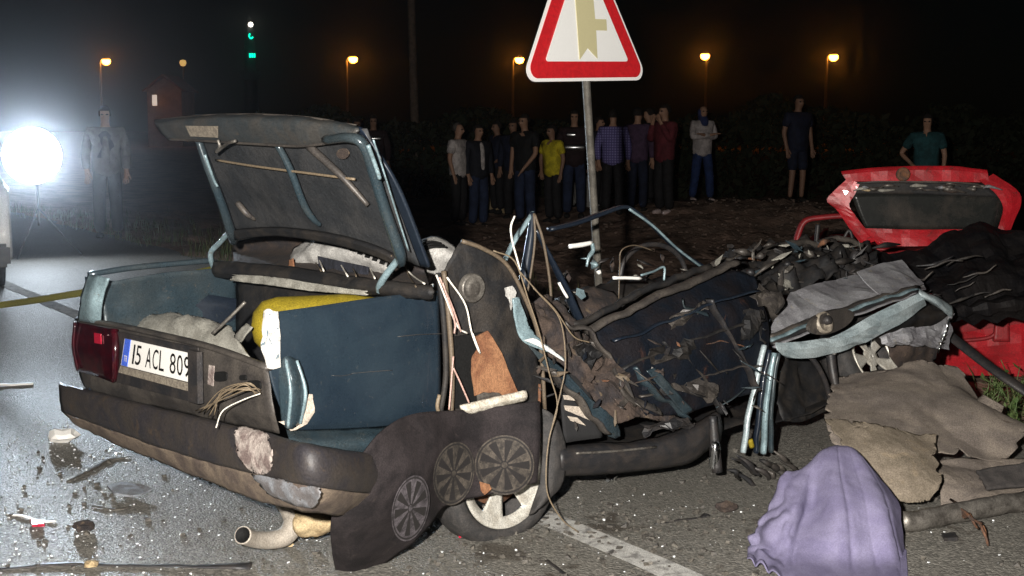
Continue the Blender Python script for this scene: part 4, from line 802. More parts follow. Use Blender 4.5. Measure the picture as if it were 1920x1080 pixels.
poly('dark_side', pp(SH, [(596, 480), (640, 490), (690, 500), (690, 515), (600, 508)], .165), 'jacket_dark', bag, .004)
for k in range(8):
    u = k/7; x = 632+u*96; y = 450+u*42
    poly('black_stripe', pp(SH, [(x, y), (x+7, y+2), (x+5, y+10), (x-3, y+8)], .155), 'ink_black', bag, .004)
pil = surf('pillow', [pp(SIDE, [(784, 458), (815, 448), (848, 462)], -.25), pp(SIDE, [(790, 475), (820, 470), (850, 478)], -.12), pp(SIDE, [(800, 505), (822, 512), (838, 495)], -.16)], 'white_fabric', None, 16, 14, .02, cr_=.006, cs=14)
setprops(pil, 'white pillow with black stripes behind the boot lid corner', 'pillow')
for k in range(3): tube('black_stripe', pp(SIDE, [(782+3*k, 462+5*k, -.12), (806+3*k, 453+5*k, -.11), (826+6*k, 456+4*k, -.12)]), .0045, 'ink_black', pil, 5, 12)
setprops(surf('tag', [pp(SH, [(542, 488), (550, 484)], .2), pp(SH, [(540, 502), (552, 500)], .2)], 'brown_board', None, 4, 4, .003), 'small orange tag hanging beside the pale bag', 'tag')
# exhaust pipe
ex = [at(457, 1004, 4.30), at(475, 1011, 4.36), at(505, 1013, 4.42), at(535, 1005, 4.46), at(550, 980, 4.5), at(540, 955, 4.55), at(520, 930, 4.7)]
et = thing('exhaust_pipe', 'bent pale exhaust tailpipe hanging under the rear bumper', 'exhaust', ex[1])
tube('pipe', ex, [.029, .029, .031, .034, .036, .03, .028], 'exhaust', et, 14, 40, closed_ends=False)
d0 = (ex[0]-ex[1]).normalized(); lathe('pipe_mouth', [(.030, -.004), (.0315, .003), (.027, .005), (.024, -.004), (0, -.006)], ex[0]+d0*.004, d0, ['exhaust', 'ink_black'], et, 18, [0, 0, 1, 1])  # black disc painted for the shade inside the pipe
b = surf('insulation_block', [atl([(556, 962, 4.5), (585, 958, 4.5), (618, 966, 4.5)]), atl([(553, 980, 4.42), (585, 980, 4.42), (622, 982, 4.42)]), atl([(562, 998, 4.45), (590, 1000, 4.45), (614, 988, 4.47)])], 'tan_block', None, 14, 12, .03, cr_=.012, cs=25)
setprops(b, 'tan foam block beside the exhaust tailpipe', 'foam block')
# --- black mat printed with three wheels
MR = [atl([(630, 1085, 4.32), (622, 965, 3.96), (682, 846, 3.94), (762, 780, 4.14), (880, 768, 4.42), (1012, 752, 4.52)]),
      atl([(650, 1088, 4.30), (672, 1005, 4.06), (752, 908, 4.06), (822, 858, 4.22), (895, 850, 4.40), (1012, 838, 4.50)]),
      atl([(650, 1095, 4.30), (735, 1048, 4.34), (800, 990, 4.28), (832, 950, 4.38), (905, 928, 4.42), (1008, 905, 4.52)])]
mt = surf('printed_mat', MR, 'mat_black', None, 60, 28, .006, cr_=.008, cs=6)
setprops(mt, 'black mat printed with three spoked wheels draped over the rear wheel', 'mat')
def wheel_print(cx, cy, rx, ry, rot, m1, nsp):
    # find the mat's (u, v) under each print point by a coarse search, so the print follows the cloth
    G = [(seval(MR, i/80, j/40), i/80, j/40) for i in range(81) for j in range(41)]
    D = [g[0]-Vector((0, 0, CAMZ)) for g in G]; Z = [d.y*CP-d.z*SP for d in D]
    PX = np.array([960+FPX*d.x/z for d, z in zip(D, Z)]); PY = np.array([540-FPX*(d.y*SP+d.z*CP)/z for d, z in zip(D, Z)])
    def find(x, y):
        k = int(np.argmin((PX-x)**2+(PY-y)**2)); p, u, v = G[k]; n = snorm(MR, u, v)
        d = ray(x, y); t = (p+n*.016-Vector((0, 0, CAMZ))).dot(n)/d.dot(n)
        return Vector((0, 0, CAMZ))+d*t
    nt_, rings = 72, [0, .1, .14, .3, .5, .7, .84, .90, .95, 1.0]
    vs = []; fs = []; mi = []
    for q in rings:
        for i in range(nt_):
            a = 2*math.pi*i/nt_; x = rx*q*math.cos(a); y = ry*q*math.sin(a)
            vs.append((cx+x*math.cos(rot)-y*math.sin(rot), cy+x*math.sin(rot)+y*math.cos(rot)))
    P3 = [find(*v) for v in vs]
    for j in range(len(rings)-1):
        for i in range(nt_):
            q = (rings[j]+rings[j+1])/2; a = ((i+.5)/nt_*nsp) % 1
            light = q < .1 or .95 < q or .84 < q < .9 or (.14 < q < .84 and (abs(a-.5) < .30-.1*q)) or (.3 < q < .7 and abs(a-.5) > .46)
            fs.append((j*nt_+i, j*nt_+(i+1) % nt_, (j+1)*nt_+(i+1) % nt_, (j+1)*nt_+i)); mi.append(0 if light else 1)
    return link_mesh('wheel_print', P3, fs, [m1, 'print_dark'], mt, midx=mi)
wheel_print(770, 953, 34, 63, .22, 'print_cool', 9)
wheel_print(851, 888, 38, 60, .18, 'print_light', 9)
wheel_print(946, 872, 56, 56, 0, 'print_light', 9)
poly('orange_scrap', rough_outline(pp(SIDE, [(899, 903), (918, 908), (922, 916), (908, 928), (902, 920)], .12), 2, .004), 'brown_board', car, .003)
# --- carpets, beam, cloth at the right
cp1 = surf('carpet', [atl([(1565, 700, 5.85), (1650, 686, 5.95), (1745, 672, 6.05), (1800, 690, 6.1)]), atl([(1552, 745, 5.6), (1660, 730, 5.7), (1780, 712, 5.85), (1850, 755, 5.9)]), atl([(1545, 800, 5.35), (1660, 775, 5.45), (1800, 770, 5.55), (1925, 800, 5.6)]), atl([(1560, 850, 5.2), (1690, 848, 5.2), (1800, 852, 5.25), (1892, 862, 5.35)])], 'carpet', None, 80, 56, .005, cr_=.008, cs=5, fold=.05, fs=1.9, ragged=.07, seed=2)
setprops(cp1, 'large torn brown car carpet heaped over the crushed front wheel', 'carpet')
cp2 = surf('carpet', [atl([(1545, 788, 5.2), (1600, 790, 5.18), (1660, 798, 5.15), (1755, 815, 5.2)]), atl([(1585, 840, 5.0), (1640, 850, 4.98), (1700, 860, 4.96), (1760, 868, 5.0)]), atl([(1640, 910, 4.85), (1670, 915, 4.84), (1710, 915, 4.84), (1765, 905, 4.88)]), atl([(1668, 935, 4.82), (1695, 942, 4.82), (1720, 942, 4.82), (1742, 938, 4.84)])], 'carpet_olive', None, 60, 50, .006, cr_=.008, cs=6, ragged=.08, seed=6, fold=.018, fs=2.2)
setprops(cp2, 'olive tan carpet scrap with a torn edge behind the lavender cloth', 'carpet')
cp3 = surf('carpet', [atl([(1755, 862, 5.3), (1830, 862, 5.35), (1930, 862, 5.4)]), atl([(1760, 905, 5.1), (1835, 905, 5.15), (1930, 898, 5.2)]), atl([(1765, 952, 4.98), (1840, 940, 5.0), (1930, 930, 5.05)])], 'carpet', None, 50, 36, .006, cr_=.01, cs=7, seed=8, fold=.02, fs=2.5)
setprops(cp3, 'brown carpet flap lying behind the long metal beam on the road', 'carpet')
setprops(surf('felt_pad', [atl([(1830, 882, 5.14), (1930, 868, 5.2)]), atl([(1850, 918, 5.02), (1930, 912, 5.08)])], 'felt_dark', None, 14, 10, .012, cr_=.008, cs=9, ragged=.06), 'black felt pad lying on the brown carpet flap', 'felt pad')
setprops(tube('metal_beam', [gnd(1690, 980, .04), gnd(1760, 968, .045), gnd(1840, 952, .05), gnd(1930, 936, .05)], .032, 'dull_metal', None, 8, 24, flat=(.9, 1.2), jit=.01), 'long bent metal sill beam lying on the road', 'metal beam')
for k in range(4):
    setprops(tube('twig', [gnd(1790+5*k, 940+6*k, .05), gnd(1815+8*k, 962+8*k, .07), gnd(1838+4*k, 985+10*k, .02)], .005, 'rust', None, 5, 10, jit=.03), ['rusty wire tangle uppermost on the metal beam', 'rusty wire lying second in the tangle on the beam', 'rusty wire lying third in the tangle on the beam', 'lowest rusty wire of the tangle before the beam'][k], 'wire', 'rusty wires on the metal beam')
def tri_w(x): return abs((x/math.tau) % 1-.5)*4-1
def folds(u, v):
    k = min(1, .25+v*1.3); a = 0
    for c, w, d in ((.56, .014, .006), (.70, .016, .008*v), (.86, .014, .010*v), (.27, .03, .012*v)):
        c2 = c+(c-.5)*.10*(v-.4)+.012*math.sin(v*4+c*20)
        a -= d*k*math.exp(-((u-c2)/w)**2)
    s2 = nz((u*3.2+v*1.5, v*2.2, 0), 1.5, 4)
    left = max(0, 1-u*3.0)*max(0, v-.2)*abs(nz((u*10, v*9, 2), 1.3, 8))*2
    return a+.008*s2+.045*left
lav = surf('cloth', [atl([(1500, 940, 4.86), (1520, 890, 4.88), (1545, 865, 4.9), (1565, 858, 4.9), (1590, 858, 4.9), (1612, 870, 4.9), (1640, 930, 4.84)]),
      atl([(1500, 893, 4.70), (1522, 866, 4.71), (1540, 847, 4.72), (1563, 838, 4.73), (1588, 838, 4.73), (1606, 846, 4.72), (1626, 872, 4.70)]),
      atl([(1468, 893, 4.63), (1498, 905, 4.56), (1528, 895, 4.60), (1565, 888, 4.55), (1600, 890, 4.57), (1642, 902, 4.56), (1680, 938, 4.61)]),
      atl([(1446, 945, 4.55), (1487, 955, 4.44), (1522, 950, 4.51), (1568, 945, 4.42), (1615, 945, 4.44), (1660, 955, 4.42), (1691, 978, 4.52)]),
      atl([(1424, 990, 4.50), (1470, 1005, 4.36), (1512, 1005, 4.38), (1570, 1005, 4.32), (1625, 1005, 4.35), (1672, 1008, 4.34), (1696, 1025, 4.47)]),
      atl([(1404, 1032, 4.46), (1457, 1050, 4.31), (1506, 1055, 4.26), (1570, 1060, 4.25), (1635, 1060, 4.28), (1680, 1058, 4.30), (1699, 1062, 4.42)]),
      [gnd(1400, 1058, .012), gnd(1452, 1082, .012), gnd(1505, 1108, .012), gnd(1570, 1125, .012), gnd(1645, 1122, .012), gnd(1690, 1110, .012), gnd(1703, 1095, .012)]], 'lavender', None, 120, 80, .004, fn=folds, cr_=.0025, cs=18)
for v in lav.data.vertices: v.co.z = max(v.co.z, .006-lav.location.z)
setprops(lav, 'lavender cloth draped in folds over a low hump on the road', 'cloth')
# dark sheet between the wrecks, bar and plants
tr = surf('tarpaulin', [atl([(1640, 478, 7.4), (1730, 458, 7.5), (1825, 420, 7.6), (1940, 445, 7.6)]), atl([(1660, 520, 7.1), (1760, 505, 7.2), (1840, 480, 7.2), (1940, 480, 7.3)]), atl([(1720, 560, 6.9), (1790, 555, 6.9), (1850, 540, 6.9), (1940, 530, 7.0)]), atl([(1755, 588, 6.8), (1800, 586, 6.75), (1860, 580, 6.75), (1940, 572, 6.8)]), atl([(1765, 606, 6.85), (1810, 603, 6.85), (1870, 598, 6.85), (1940, 590, 6.9)])], 'tarp_black', None, 40, 28, .008, cr_=.015, cs=6, fold=.015, fs=5, seed=3, smooth=False, fn=lambda u, v: .05*(abs(((v*3.2+u*1.1+.25*math.sin(u*5)) % 1)-.5)*2-.5)+.03*(abs(((u*4.3-v*.8) % 1)-.5)*2-.5))
setprops(tr, 'crumpled black sheet heaped in front of the red car', 'tarpaulin')
for k in range(16):
    q = random.Random(820+k); x0 = q.uniform(1665, 1860); y0 = q.uniform(470, 575)-(x0-1760)*.15; l = q.uniform(30, 90); d_ = 7.05-(y0-460)*.003
    tube('torn_edge', [at(x0, y0, d_), at(x0+l*.5, y0-l*.18+q.uniform(-5, 5), d_), at(x0+l, y0-l*.3+q.uniform(-6, 6), d_)], [.003, q.uniform(.005, .012), .003], q.choice(['dirty_panel', 'inner_dark', 'black_plastic', 'inner_dark']), tr, 5, 10, jit=.02)
setprops(tube('black_bar', [at(1770, 620, 6.5), at(1830, 668, 6.3), at(1880, 705, 6.15), at(1935, 742, 6.05)], .03, 'black_plastic', None, 8, 16, flat=(1.2, .6)), 'black plastic trim bar leaning before the red car', 'trim bar')

# ================================================================== red car
RY = 8.0; RP = plane((1.6, 8.05, 0), (3.2, 7.95, 0))
rc = thing('wrecked_car', 'crushed bright red hatchback with its tailgate raised', 'car', (2.45, 9.4, -.05))
tg = surf('tailgate', [pp(RP, [(1577, 322), (1640, 315), (1715, 312), (1790, 313), (1850, 320)]), pp(RP, [(1580, 328, .014), (1640, 322, .014), (1715, 319, .014), (1790, 320, .014), (1852, 326, .014)]), pp(RP, [(1588, 340, .014), (1640, 340, .014), (1715, 340, .014), (1790, 341, .014), (1854, 342, .014)])], 'red_paint', rc, 18, 4, .006, cr_=.008, cs=6, smooth=False)
surf('tailgate_side', [pp(RP, [(1588, 336, .0), (1602, 340, .014), (1612, 344, .02)]), pp(RP, [(1566, 356, .0), (1590, 360, .014), (1602, 366, .02)]), pp(RP, [(1550, 376, .0), (1575, 380, .014), (1592, 384, .02)]), pp(RP, [(1570, 394, .0), (1590, 402, .014), (1604, 404, .02)]), pp(RP, [(1594, 430, .0), (1608, 430, .014), (1622, 428, .01)]), pp(RP, [(1615, 458, .0), (1632, 455, .014), (1645, 450, .0)])], 'red_paint', tg, 4, 16, .006, cr_=.006, cs=9, smooth=False)
surf('tailgate_side', [pp(RP, [(1834, 338, .02), (1848, 334, .014), (1862, 326, .0)]), pp(RP, [(1866, 362, .02), (1890, 356, .014), (1908, 358, .0)]), pp(RP, [(1880, 388, .02), (1896, 386, .014), (1914, 382, .0)]), pp(RP, [(1876, 412, .02), (1888, 412, .014), (1902, 412, .0)]), pp(RP, [(1868, 436, .0), (1880, 438, .014), (1890, 440, .0)])], 'red_paint', tg, 4, 14, .006, cr_=.006, cs=9, smooth=False)
surf('tailgate_base', [pp(RP, [(1622, 428, .01), (1700, 430, .02), (1780, 430, .02), (1868, 428, .01)]), pp(RP, [(1632, 442, .014), (1700, 446, .014), (1780, 446, .014), (1868, 442, .02)]), pp(RP, [(1645, 458, .0), (1700, 462, .02), (1780, 460, .02), (1868, 456, .0)])], 'red_paint', tg, 14, 4, .006, cr_=.008, cs=7, smooth=False)
surf('inner_trim', [pp(RP, [(1600, 342), (1700, 342), (1842, 344)]), pp(RP, [(1596, 352), (1700, 352), (1860, 356)]), pp(RP, [(1594, 364), (1700, 364), (1880, 370)])], 'inner_dark', tg, 24, 6, .01, cr_=.008, cs=14)
surf('rear_window', [pp(RP, [(1596, 364), (1700, 362), (1885, 368)]), pp(RP, [(1608, 398), (1700, 396), (1880, 400)]), pp(RP, [(1624, 430), (1700, 430), (1868, 430)])], 'glass_dark', tg, 20, 8, .006)
tube('window_bead', pp(RP, [(1604, 344, .014), (1640, 341, .055), (1715, 341, .055), (1790, 342, .055), (1838, 346, .014)]), .006, 'dirty_panel', tg, 6, 24)
lathe('latch', [(.04, 0), (.042, .02), (.03, .03), (.02, .02), (0, .02)], onp(1692, 327, RP, .03), (0, -1, .1), 'rust', tg, 18)
for k in range(20):
    rr = random.Random(900+k); x0 = rr.uniform(1600, 1845); y0 = rr.uniform(346, 358)
    tube('loose_trim', pp(RP, [(x0, y0, .02), (x0+rr.uniform(8, 16), y0+rr.uniform(-5, 3), .05), (x0+rr.uniform(20, 40), y0+rr.uniform(-3, 5), .02)]), [.003, rr.uniform(.006, .016), .003], rr.choice(['dirty_panel', 'flap_grey', 'cloth_grey', 'dull_metal', 'seat_brown', 'tan_block']), tg, 6, 8)
RP2 = plane((1.6, 8.35, 0), (3.2, 8.25, 0))
tube('window_post', pp(RP2, [(1490, 470), (1496, 440), (1510, 414), (1545, 407), (1592, 404)]), [.03, .034, .03, .03], 'red_dull', rc, 8, 24, flat=(1, .6))
tube('window_post', pp(RP2, [(1534, 420), (1532, 440), (1530, 462)]), .015, 'black_plastic', rc, 7, 10)
tube('broken_stay', pp(RP, [(1578, 455, .1), (1592, 432, .1), (1600, 455, .1), (1606, 478, .08)]), .01, 'black_plastic', rc, 6, 14)
surf('rear_body', [pp(RP, [(1596, 462, .0), (1660, 470, .0), (1760, 470, .0), (1935, 470, .0)]), pp(RP, [(1600, 540, .02), (1660, 545, .04), (1770, 560, .05), (1935, 560, .05)]), pp(RP, [(1570, 600, .04), (1660, 620, .07), (1770, 620, .08), (1935, 612, .08)]), pp(RP, [(1580, 640, .04), (1660, 648, .06), (1770, 650, .06), (1935, 646, .06)])], 'red_dull', rc, 34, 20, .01, cr_=.02, cs=4)
surf('bumper', [pp(RP, [(1580, 640, .10), (1700, 640, .12), (1790, 626, .12), (1935, 604, .12)]), pp(RP, [(1580, 665, .14), (1700, 668, .15), (1800, 655, .15), (1935, 640, .15)]), pp(RP, [(1590, 700, .12), (1700, 702, .14), (1800, 703, .14), (1935, 706, .14)])], 'red_paint', rc, 20, 6, .008, cr_=.014, cs=5, smooth=False)
surf('body_bracket', [pp(RP, [(1866, 604, .2), (1890, 600, .2)]), pp(RP, [(1862, 640, .2), (1892, 640, .2)])], 'red_dull', rc, 6, 6, .03)
tube('bumper_edge', pp(RP, [(1790, 640, .19), (1850, 634, .19), (1868, 622, .19), (1874, 606, .19)]), .012, 'red_dull', rc, 6, 16)
n_before = set(rc.children)
for s_, x in ((0, 1.72), (1, 3.3)):
    surf('side_panel', [[Vector((x, 8.1+q*3.2, .72-.1*q)) for q in (0, .5, 1)], [Vector((x+(.05 if s_ else -.05), 8.1+q*3.2, .45)) for q in (0, .5, 1)], [Vector((x, 8.1+q*3.2, .12)) for q in (0, .5, 1)]], 'red_dull', rc, 20, 10, .01, cr_=.03, cs=3)
    for y in (8.75, 10.9): lathe('wheel', [(.17, -.08), (.26, -.08), (.275, -.04), (.275, .04), (.26, .08), (.17, .07), (0, .05)], (x+(.0 if s_ else .0), y, .16), (1 if s_ else -1, 0, 0), ['rubber', 'alu'], rc, 24, [0, 0, 0, 0, 0, 1])
surf('roof', [[Vector((x, 8.2+q*3.0, .74-.12*q-.1*abs(x-2.5))) for x in (1.75, 2.2, 2.8, 3.28)] for q in (0, .3, .6, 1)], 'red_dull', rc, 20, 20, .01, cr_=.07, cs=3)
M3 = Matrix.Translation(Vector((1.72, 8.1, 0))-Vector(rc['_o'])) @ Matrix.Rotation(R(-17), 4, 'Z') @ Matrix.Translation(Vector(rc['_o'])-Vector((1.72, 8.1, 0)))
for ch in rc.children:
    if ch not in n_before: ch.data.transform(M3)

# ================================================================== triangular sign
PB = Vector((at(1140, 520, 6.9).x, 6.9, -.05)); PT = at(1092, 40, 6.86)
sg = thing('road_sign', 'white triangular warning sign with red border on a leaning post', 'road sign', PB)
tube('post', [PB, PB.lerp(PT, .5), PT+(PT-PB).normalized()*.15], .036, 'galv', sg, 8, 12, flat=(1.05, .6))
tube('post_rib', [PB+Vector((.004, -.024, .1)), PT+Vector((.004, -.024, -.02))], .010, 'galv', sg, 6, 4)
up = (PT-PB).normalized(); yaw = R(46); sx = Vector((math.cos(yaw), math.sin(yaw), 0)); sx = (sx-up*sx.dot(up)*.55).normalized(); sn = sx.cross(up).normalized()
sc_c = at(1102, 152, 6.80)       # middle of the lower edge
def tri(side, r, off):
    """rounded equilateral outline, lower edge at 0"""
    h = side*.866; cor = [(-side/2, 0), (side/2, 0), (0, h)]; cen = (0, h/3); out = []
    for k, (x, y) in enumerate(cor):
        dx, dy = cen[0]-x, cen[1]-y; L_ = math.hypot(dx, dy); cx, cy = x+dx/L_*2*r, y+dy/L_*2*r
        a0 = math.atan2(-dy, -dx)
        for q in range(7):
            a = a0-R(60)+R(120)*q/6; out.append((cx+r*math.cos(a), cy+r*math.sin(a)))
    return [sc_c+sx*x+up*y+sn*off for x, y in out]
def lift(pts, d): return [p+up*d for p in pts]
SD = .97
poly('sign_plate', tri(SD, .055, 0), 'sign_white', sg, .006)
poly('red_border', lift(tri(SD-.055, .048, .0065), .016), 'sign_red', sg, .004)
poly('white_field', lift(tri(SD-.33, .012, .0115), .097), 'sign_white', sg, .004)
sym = [(-.066, .106), (.0, .164), (.070, .112), (.073, .252), (.158, .252), (.158, .308), (.071, .308), (.066, .41), (.045, .44), (-.035, .445), (-.07, .415)]
poly('junction_symbol', [sc_c+sx*(x-.005)+up*y+sn*.0165 for x, y in sym], 'sign_olive', sg, .004)
for h_ in (.12, .45): tube('clamp', [sc_c+up*h_-sn*.02-sx*.06, sc_c+up*h_-sn*.06, sc_c+up*h_-sn*.02+sx*.06], .012, 'galv', sg, 6, 8)

# ================================================================== onlookers
def skin_obj(name, verts, edges, radii, m, par, root=0, sub=1, smooth=True):
    me = bpy.data.meshes.new(name); me.from_pydata(verts, edges, []); me.materials.append(MATS[m])
    o = bpy.data.objects.new(name, me); COL.objects.link(o); o.parent = par
    md = o.modifiers.new('skin', 'SKIN'); md.use_smooth_shade = True
    sv = me.skin_vertices[0].data
    for i, r in enumerate(radii): sv[i].radius = r if isinstance(r, tuple) else (r, r); sv[i].use_root = (i == root)
    s = o.modifiers.new('sub', 'SUBSURF'); s.levels = sub; s.render_levels = sub
    return o
def person(label, px, py_feet, Y, yaw, H, shirt, trousers, shoes='shoe_dark', hair='hair', skin='skin', arms='down', sleeve='short', legs='long', stride=.0, lean=0.0, scarf=None, bald=False, bands=False, jacket=None, z=None, sex=1.12, vest=None):
    d = ray(px, py_feet); x = d.x/d.y*Y; zg = fz(x, Y) if z is None else z
    t = thing('person', label, 'person', (x, Y, zg), 'onlookers at the roadside'); t.rotation_euler = (0, 0, yaw); k = H/1.75
    V = lambda a, b, c: Vector((a*k, (b-lean*max(0, c-.9))*k, c*k))
    hip, hips = V(0, 0, .95), []
    A = {'down': ((.235, .02, 1.14), (.25, -.05, .90)), 'hip': ((.33, .06, 1.16), (.21, -.10, 1.02)), 'front': ((.235, -.02, 1.13), (.13, -.24, 1.06)), 'cross': ((.235, -.06, 1.16), (-.08, -.20, 1.22)),
         'face': ((.22, -.10, 1.16), (.10, -.16, 1.45)), 'back': ((.24, .08, 1.15), (.12, .16, 1.0)), 'low': ((.23, -.06, 1.13), (.12, -.17, .92))}
    aL, aR = (arms if isinstance(arms, tuple) else (arms, arms))
    def armpts(nm, s):
        e, w = A[nm]; sh = V(s*.175*sex, .0, 1.415); el = V(s*e[0]*sex, e[1], e[2]); wr = V(s*w[0], w[1], w[2])
        dr = (wr-el).normalized(); return sh, el, wr, dr
    # body: head, neck, torso, arms with fingers, legs: one surface
    vs = [V(0, 0, .95), V(0, .0, 1.15), V(0, .0, 1.36), V(0, .01, 1.47), V(0, -.005, 1.535), V(0, -.018, 1.60), V(0, -.008, 1.67), V(0, .0, 1.73)]
    rd = [(.15*k, .10*k), (.135*k, .095*k), (.145*k, .10*k), (.056*k, .054*k), (.050*k, .052*k), (.060*k, .078*k), (.073*k, .094*k), (.050*k, .064*k)]
    ed = [(0, 1), (1, 2), (2, 3), (3, 4), (4, 5), (5, 6), (6, 7)]
    vs += [V(0, -.125, 1.615)]; rd += [(.012*k, .014*k)]; ed += [(5, len(vs)-1)]
    arm_ix = {}
    for s, nm in ((1, aL), (-1, aR)):
        sh, el, wr, dr = armpts(nm, s); b = len(vs)
        vs += [sh, el, wr, wr+dr*.07*k]; rd += [.058*k, .042*k, .028*k, (.038*k, .02*k)]; ed += [(2, b), (b, b+1), (b+1, b+2), (b+2, b+3)]
        side = dr.cross(Vector((0, 0, 1)) if abs(dr.z) < .8 else Vector((0, 1, 0))).normalized()
        for q in range(4):
            vs += [wr+dr*(.13-.008*abs(q-1.3))*k+side*(q-1.5)*.021*k, wr+dr*(.175-.012*abs(q-1.3))*k+side*(q-1.5)*.022*k+Vector((0, 0, -.012*k))]
            rd += [.0095*k, .008*k]; ed += [(b+3, len(vs)-2), (len(vs)-2, len(vs)-1)]
        vs += [wr+dr*.075*k+side*.05*k, wr+dr*.115*k+side*.062*k]; rd += [.011*k, .009*k]; ed += [(b+2, len(vs)-2), (len(vs)-2, len(vs)-1)]
    legj = []
    for s in (1, -1):
        st = stride*s; hp, kn, an = V(s*.09, 0, .90), V(s*.105, -.02-st*.5, .49), V(s*.115, .02-st, .085); legj.append((hp, kn, an)); b = len(vs)
        vs += [hp, kn, an]; rd += [.082*k, .056*k, .038*k]; ed += [(0, b), (b, b+1), (b+1, b+2)]
    skin_obj('body', vs, ed, rd, skin, t)
    # shirt
    vs = [V(0, 0, .80), V(0, 0, .95), V(0, 0, 1.15), V(0, 0, 1.37), V(0, .008, 1.465)]; rd = [(.205*k, .15*k), (.212*k, .16*k), (.20*k, .152*k), (.205*k, .14*k), (.09*k, .085*k)]; ed = [(0, 1), (1, 2), (2, 3), (3, 4)]
    for s, nm in ((1, aL), (-1, aR)):
        sh, el, wr, dr = armpts(nm, s); b = len(vs)
        if sleeve == 'short': vs += [sh, sh.lerp(el, .72)]; rd += [.084*k, .078*k]; ed += [(3, b), (b, b+1)]
        else: vs += [sh, el, wr-dr*.01*k]; rd += [.084*k, .068*k, .052*k]; ed += [(3, b), (b, b+1), (b+1, b+2)]
    skin_obj('shirt' if not jacket else 'jacket', vs, ed, rd, jacket or shirt, t)
    if jacket: skin_obj('shirt', [V(0, -.055, .95), V(0, -.062, 1.15), V(.0, -.058, 1.36), V(0, -.02, 1.47)], [(0, 1), (1, 2), (2, 3)], [(.06*k, .11*k), (.062*k, .11*k), (.055*k, .10*k), (.045*k, .06*k)], shirt, t)
    if vest:
        skin_obj('vest', [V(0, 0, .80), V(0, 0, 1.0), V(0, 0, 1.37), V(0, .008, 1.46)], [(0, 1), (1, 2), (2, 3)], [(.20*k, .15*k), (.205*k, .158*k), (.20*k, .145*k), (.09*k, .085*k)], vest, t)
        skin_obj('shirt_front', [V(0, -.07, .85), V(0, -.085, 1.1), V(0, -.075, 1.38)], [(0, 1), (1, 2)], [(.085*k, .10*k), (.075*k, .10*k), (.04*k, .09*k)], shirt, t)
    # trousers
    vs = [V(0, .0, 1.08), V(0, 0, .92)]; rd = [(.15*k, .115*k), (.178*k, .13*k)]; ed = [(0, 1)]
    for hp, kn, an in legj:
        b = len(vs)
        if legs == 'short': vs += [hp, kn+Vector((0, 0, .02*k))]; rd += [.10*k, .085*k]; ed += [(1, b), (b, b+1)]
        else: vs += [hp, kn, an+Vector((0, .0, -.01*k))]; rd += [.108*k, .088*k, .078*k]; ed += [(1, b), (b, b+1), (b+1, b+2)]
    skin_obj('trousers' if legs == 'long' else 'shorts', vs, ed, rd, trousers, t)
    for hp, kn, an in legj:
        skin_obj('shoe', [an+Vector((0, .03, -.035))*k, an+Vector((0, -.07, -.045))*k, an+Vector((0, -.16, -.052))*k], [(0, 1), (1, 2)], [(.058*k, .058*k), (.06*k, .048*k), (.052*k, .034*k)], shoes, t)
    # hair or scarf
    vsx = []; fsx = []
    if scarf:
        skin_obj('headscarf', [V(0, .02, 1.70), V(0, .03, 1.62), V(0, .02, 1.53), V(0, -.03, 1.44), V(0, -.09, 1.34)], [(0, 1), (1, 2), (2, 3), (3, 4)], [(.085*k, .09*k), (.094*k, .095*k), (.085*k, .085*k), (.125*k, .115*k), (.07*k, .05*k)], scarf, t)
    else:
        n1, n2 = 14, 7; c = V(0, .008, 1.655)
        for j in range(n2+1):
            f = j/n2*R(112)
            for i in range(n1):
                a = 2*math.pi*i/n1; lim = 1.0 if math.sin(a) > -.2 else (.66 if not bald else .3); ff = f*lim
                vsx.append(c+Vector((math.sin(ff)*math.cos(a)*.082, math.sin(ff)*math.sin(a)*.104, math.cos(ff)*.105))*k)
        for j in range(n2):
            for i in range(n1): fsx.append((j*n1+i, j*n1+(i+1) % n1, (j+1)*n1+(i+1) % n1, (j+1)*n1+i))
        me = bpy.data.meshes.new('hair'); me.from_pydata(vsx, [], fsx); me.materials.append(MATS[hair]); me.polygons.foreach_set('use_smooth', [True]*len(fsx))
        o = bpy.data.objects.new('hair', me); COL.objects.link(o); o.parent = t
    for s in (1, -1):
        me = bpy.data.meshes.new('eye'); e = [V(s*.032+dx*.022, -.099, 1.637+dz*.013) for dx, dz in ((-1, 0), (0, -1), (1, 0), (0, 1))]; e += [p+Vector((0, .02*k, 0)) for p in e]
        me.from_pydata(e, [], [(0, 1, 2, 3), (0, 4, 5, 1), (1, 5, 6, 2), (2, 6, 7, 3), (3, 7, 4, 0)]); me.materials.append(MATS['hair'])
        o = bpy.data.objects.new('eye', me); COL.objects.link(o); o.parent = t
    if bands:
        for (z_, hh, a0, a1) in bands:
            vb = []; fb = []
            for i in range(13):
                a = R(a0)+(R(a1)-R(a0))*i/12
                for q in (0, 1):
                    p = V(a*.24, -.176+.05*a*a, z_+q*hh); vb.append(p)
            for i in range(12): fb.append((2*i, 2*i+2, 2*i+3, 2*i+1))
            me = bpy.data.meshes.new('reflective_band'); me.from_pydata(vb, [], fb); me.materials.append(MATS['reflector']); me.polygons.foreach_set('use_smooth', [True]*len(fb))
            o = bpy.data.objects.new('reflective_band', me); COL.objects.link(o); o.parent = t
            s = o.modifiers.new('solid', 'SOLIDIFY'); s.thickness = .004
    return t
FR = 0.0
person('balding man in a pale short-sleeved shirt at the left end of the group', 860, 412, 22.44, R(62), 1.73, 'shirt_white', 'trousers_dark', hair='hair_grey', bald=True, arms='down')
person('man in an open dark jacket over a white shirt and blue jeans', 897, 412, 22.63, R(40), 1.76, 'shirt_white', 'jeans', arms='down', sleeve='long', jacket='jacket_dark')
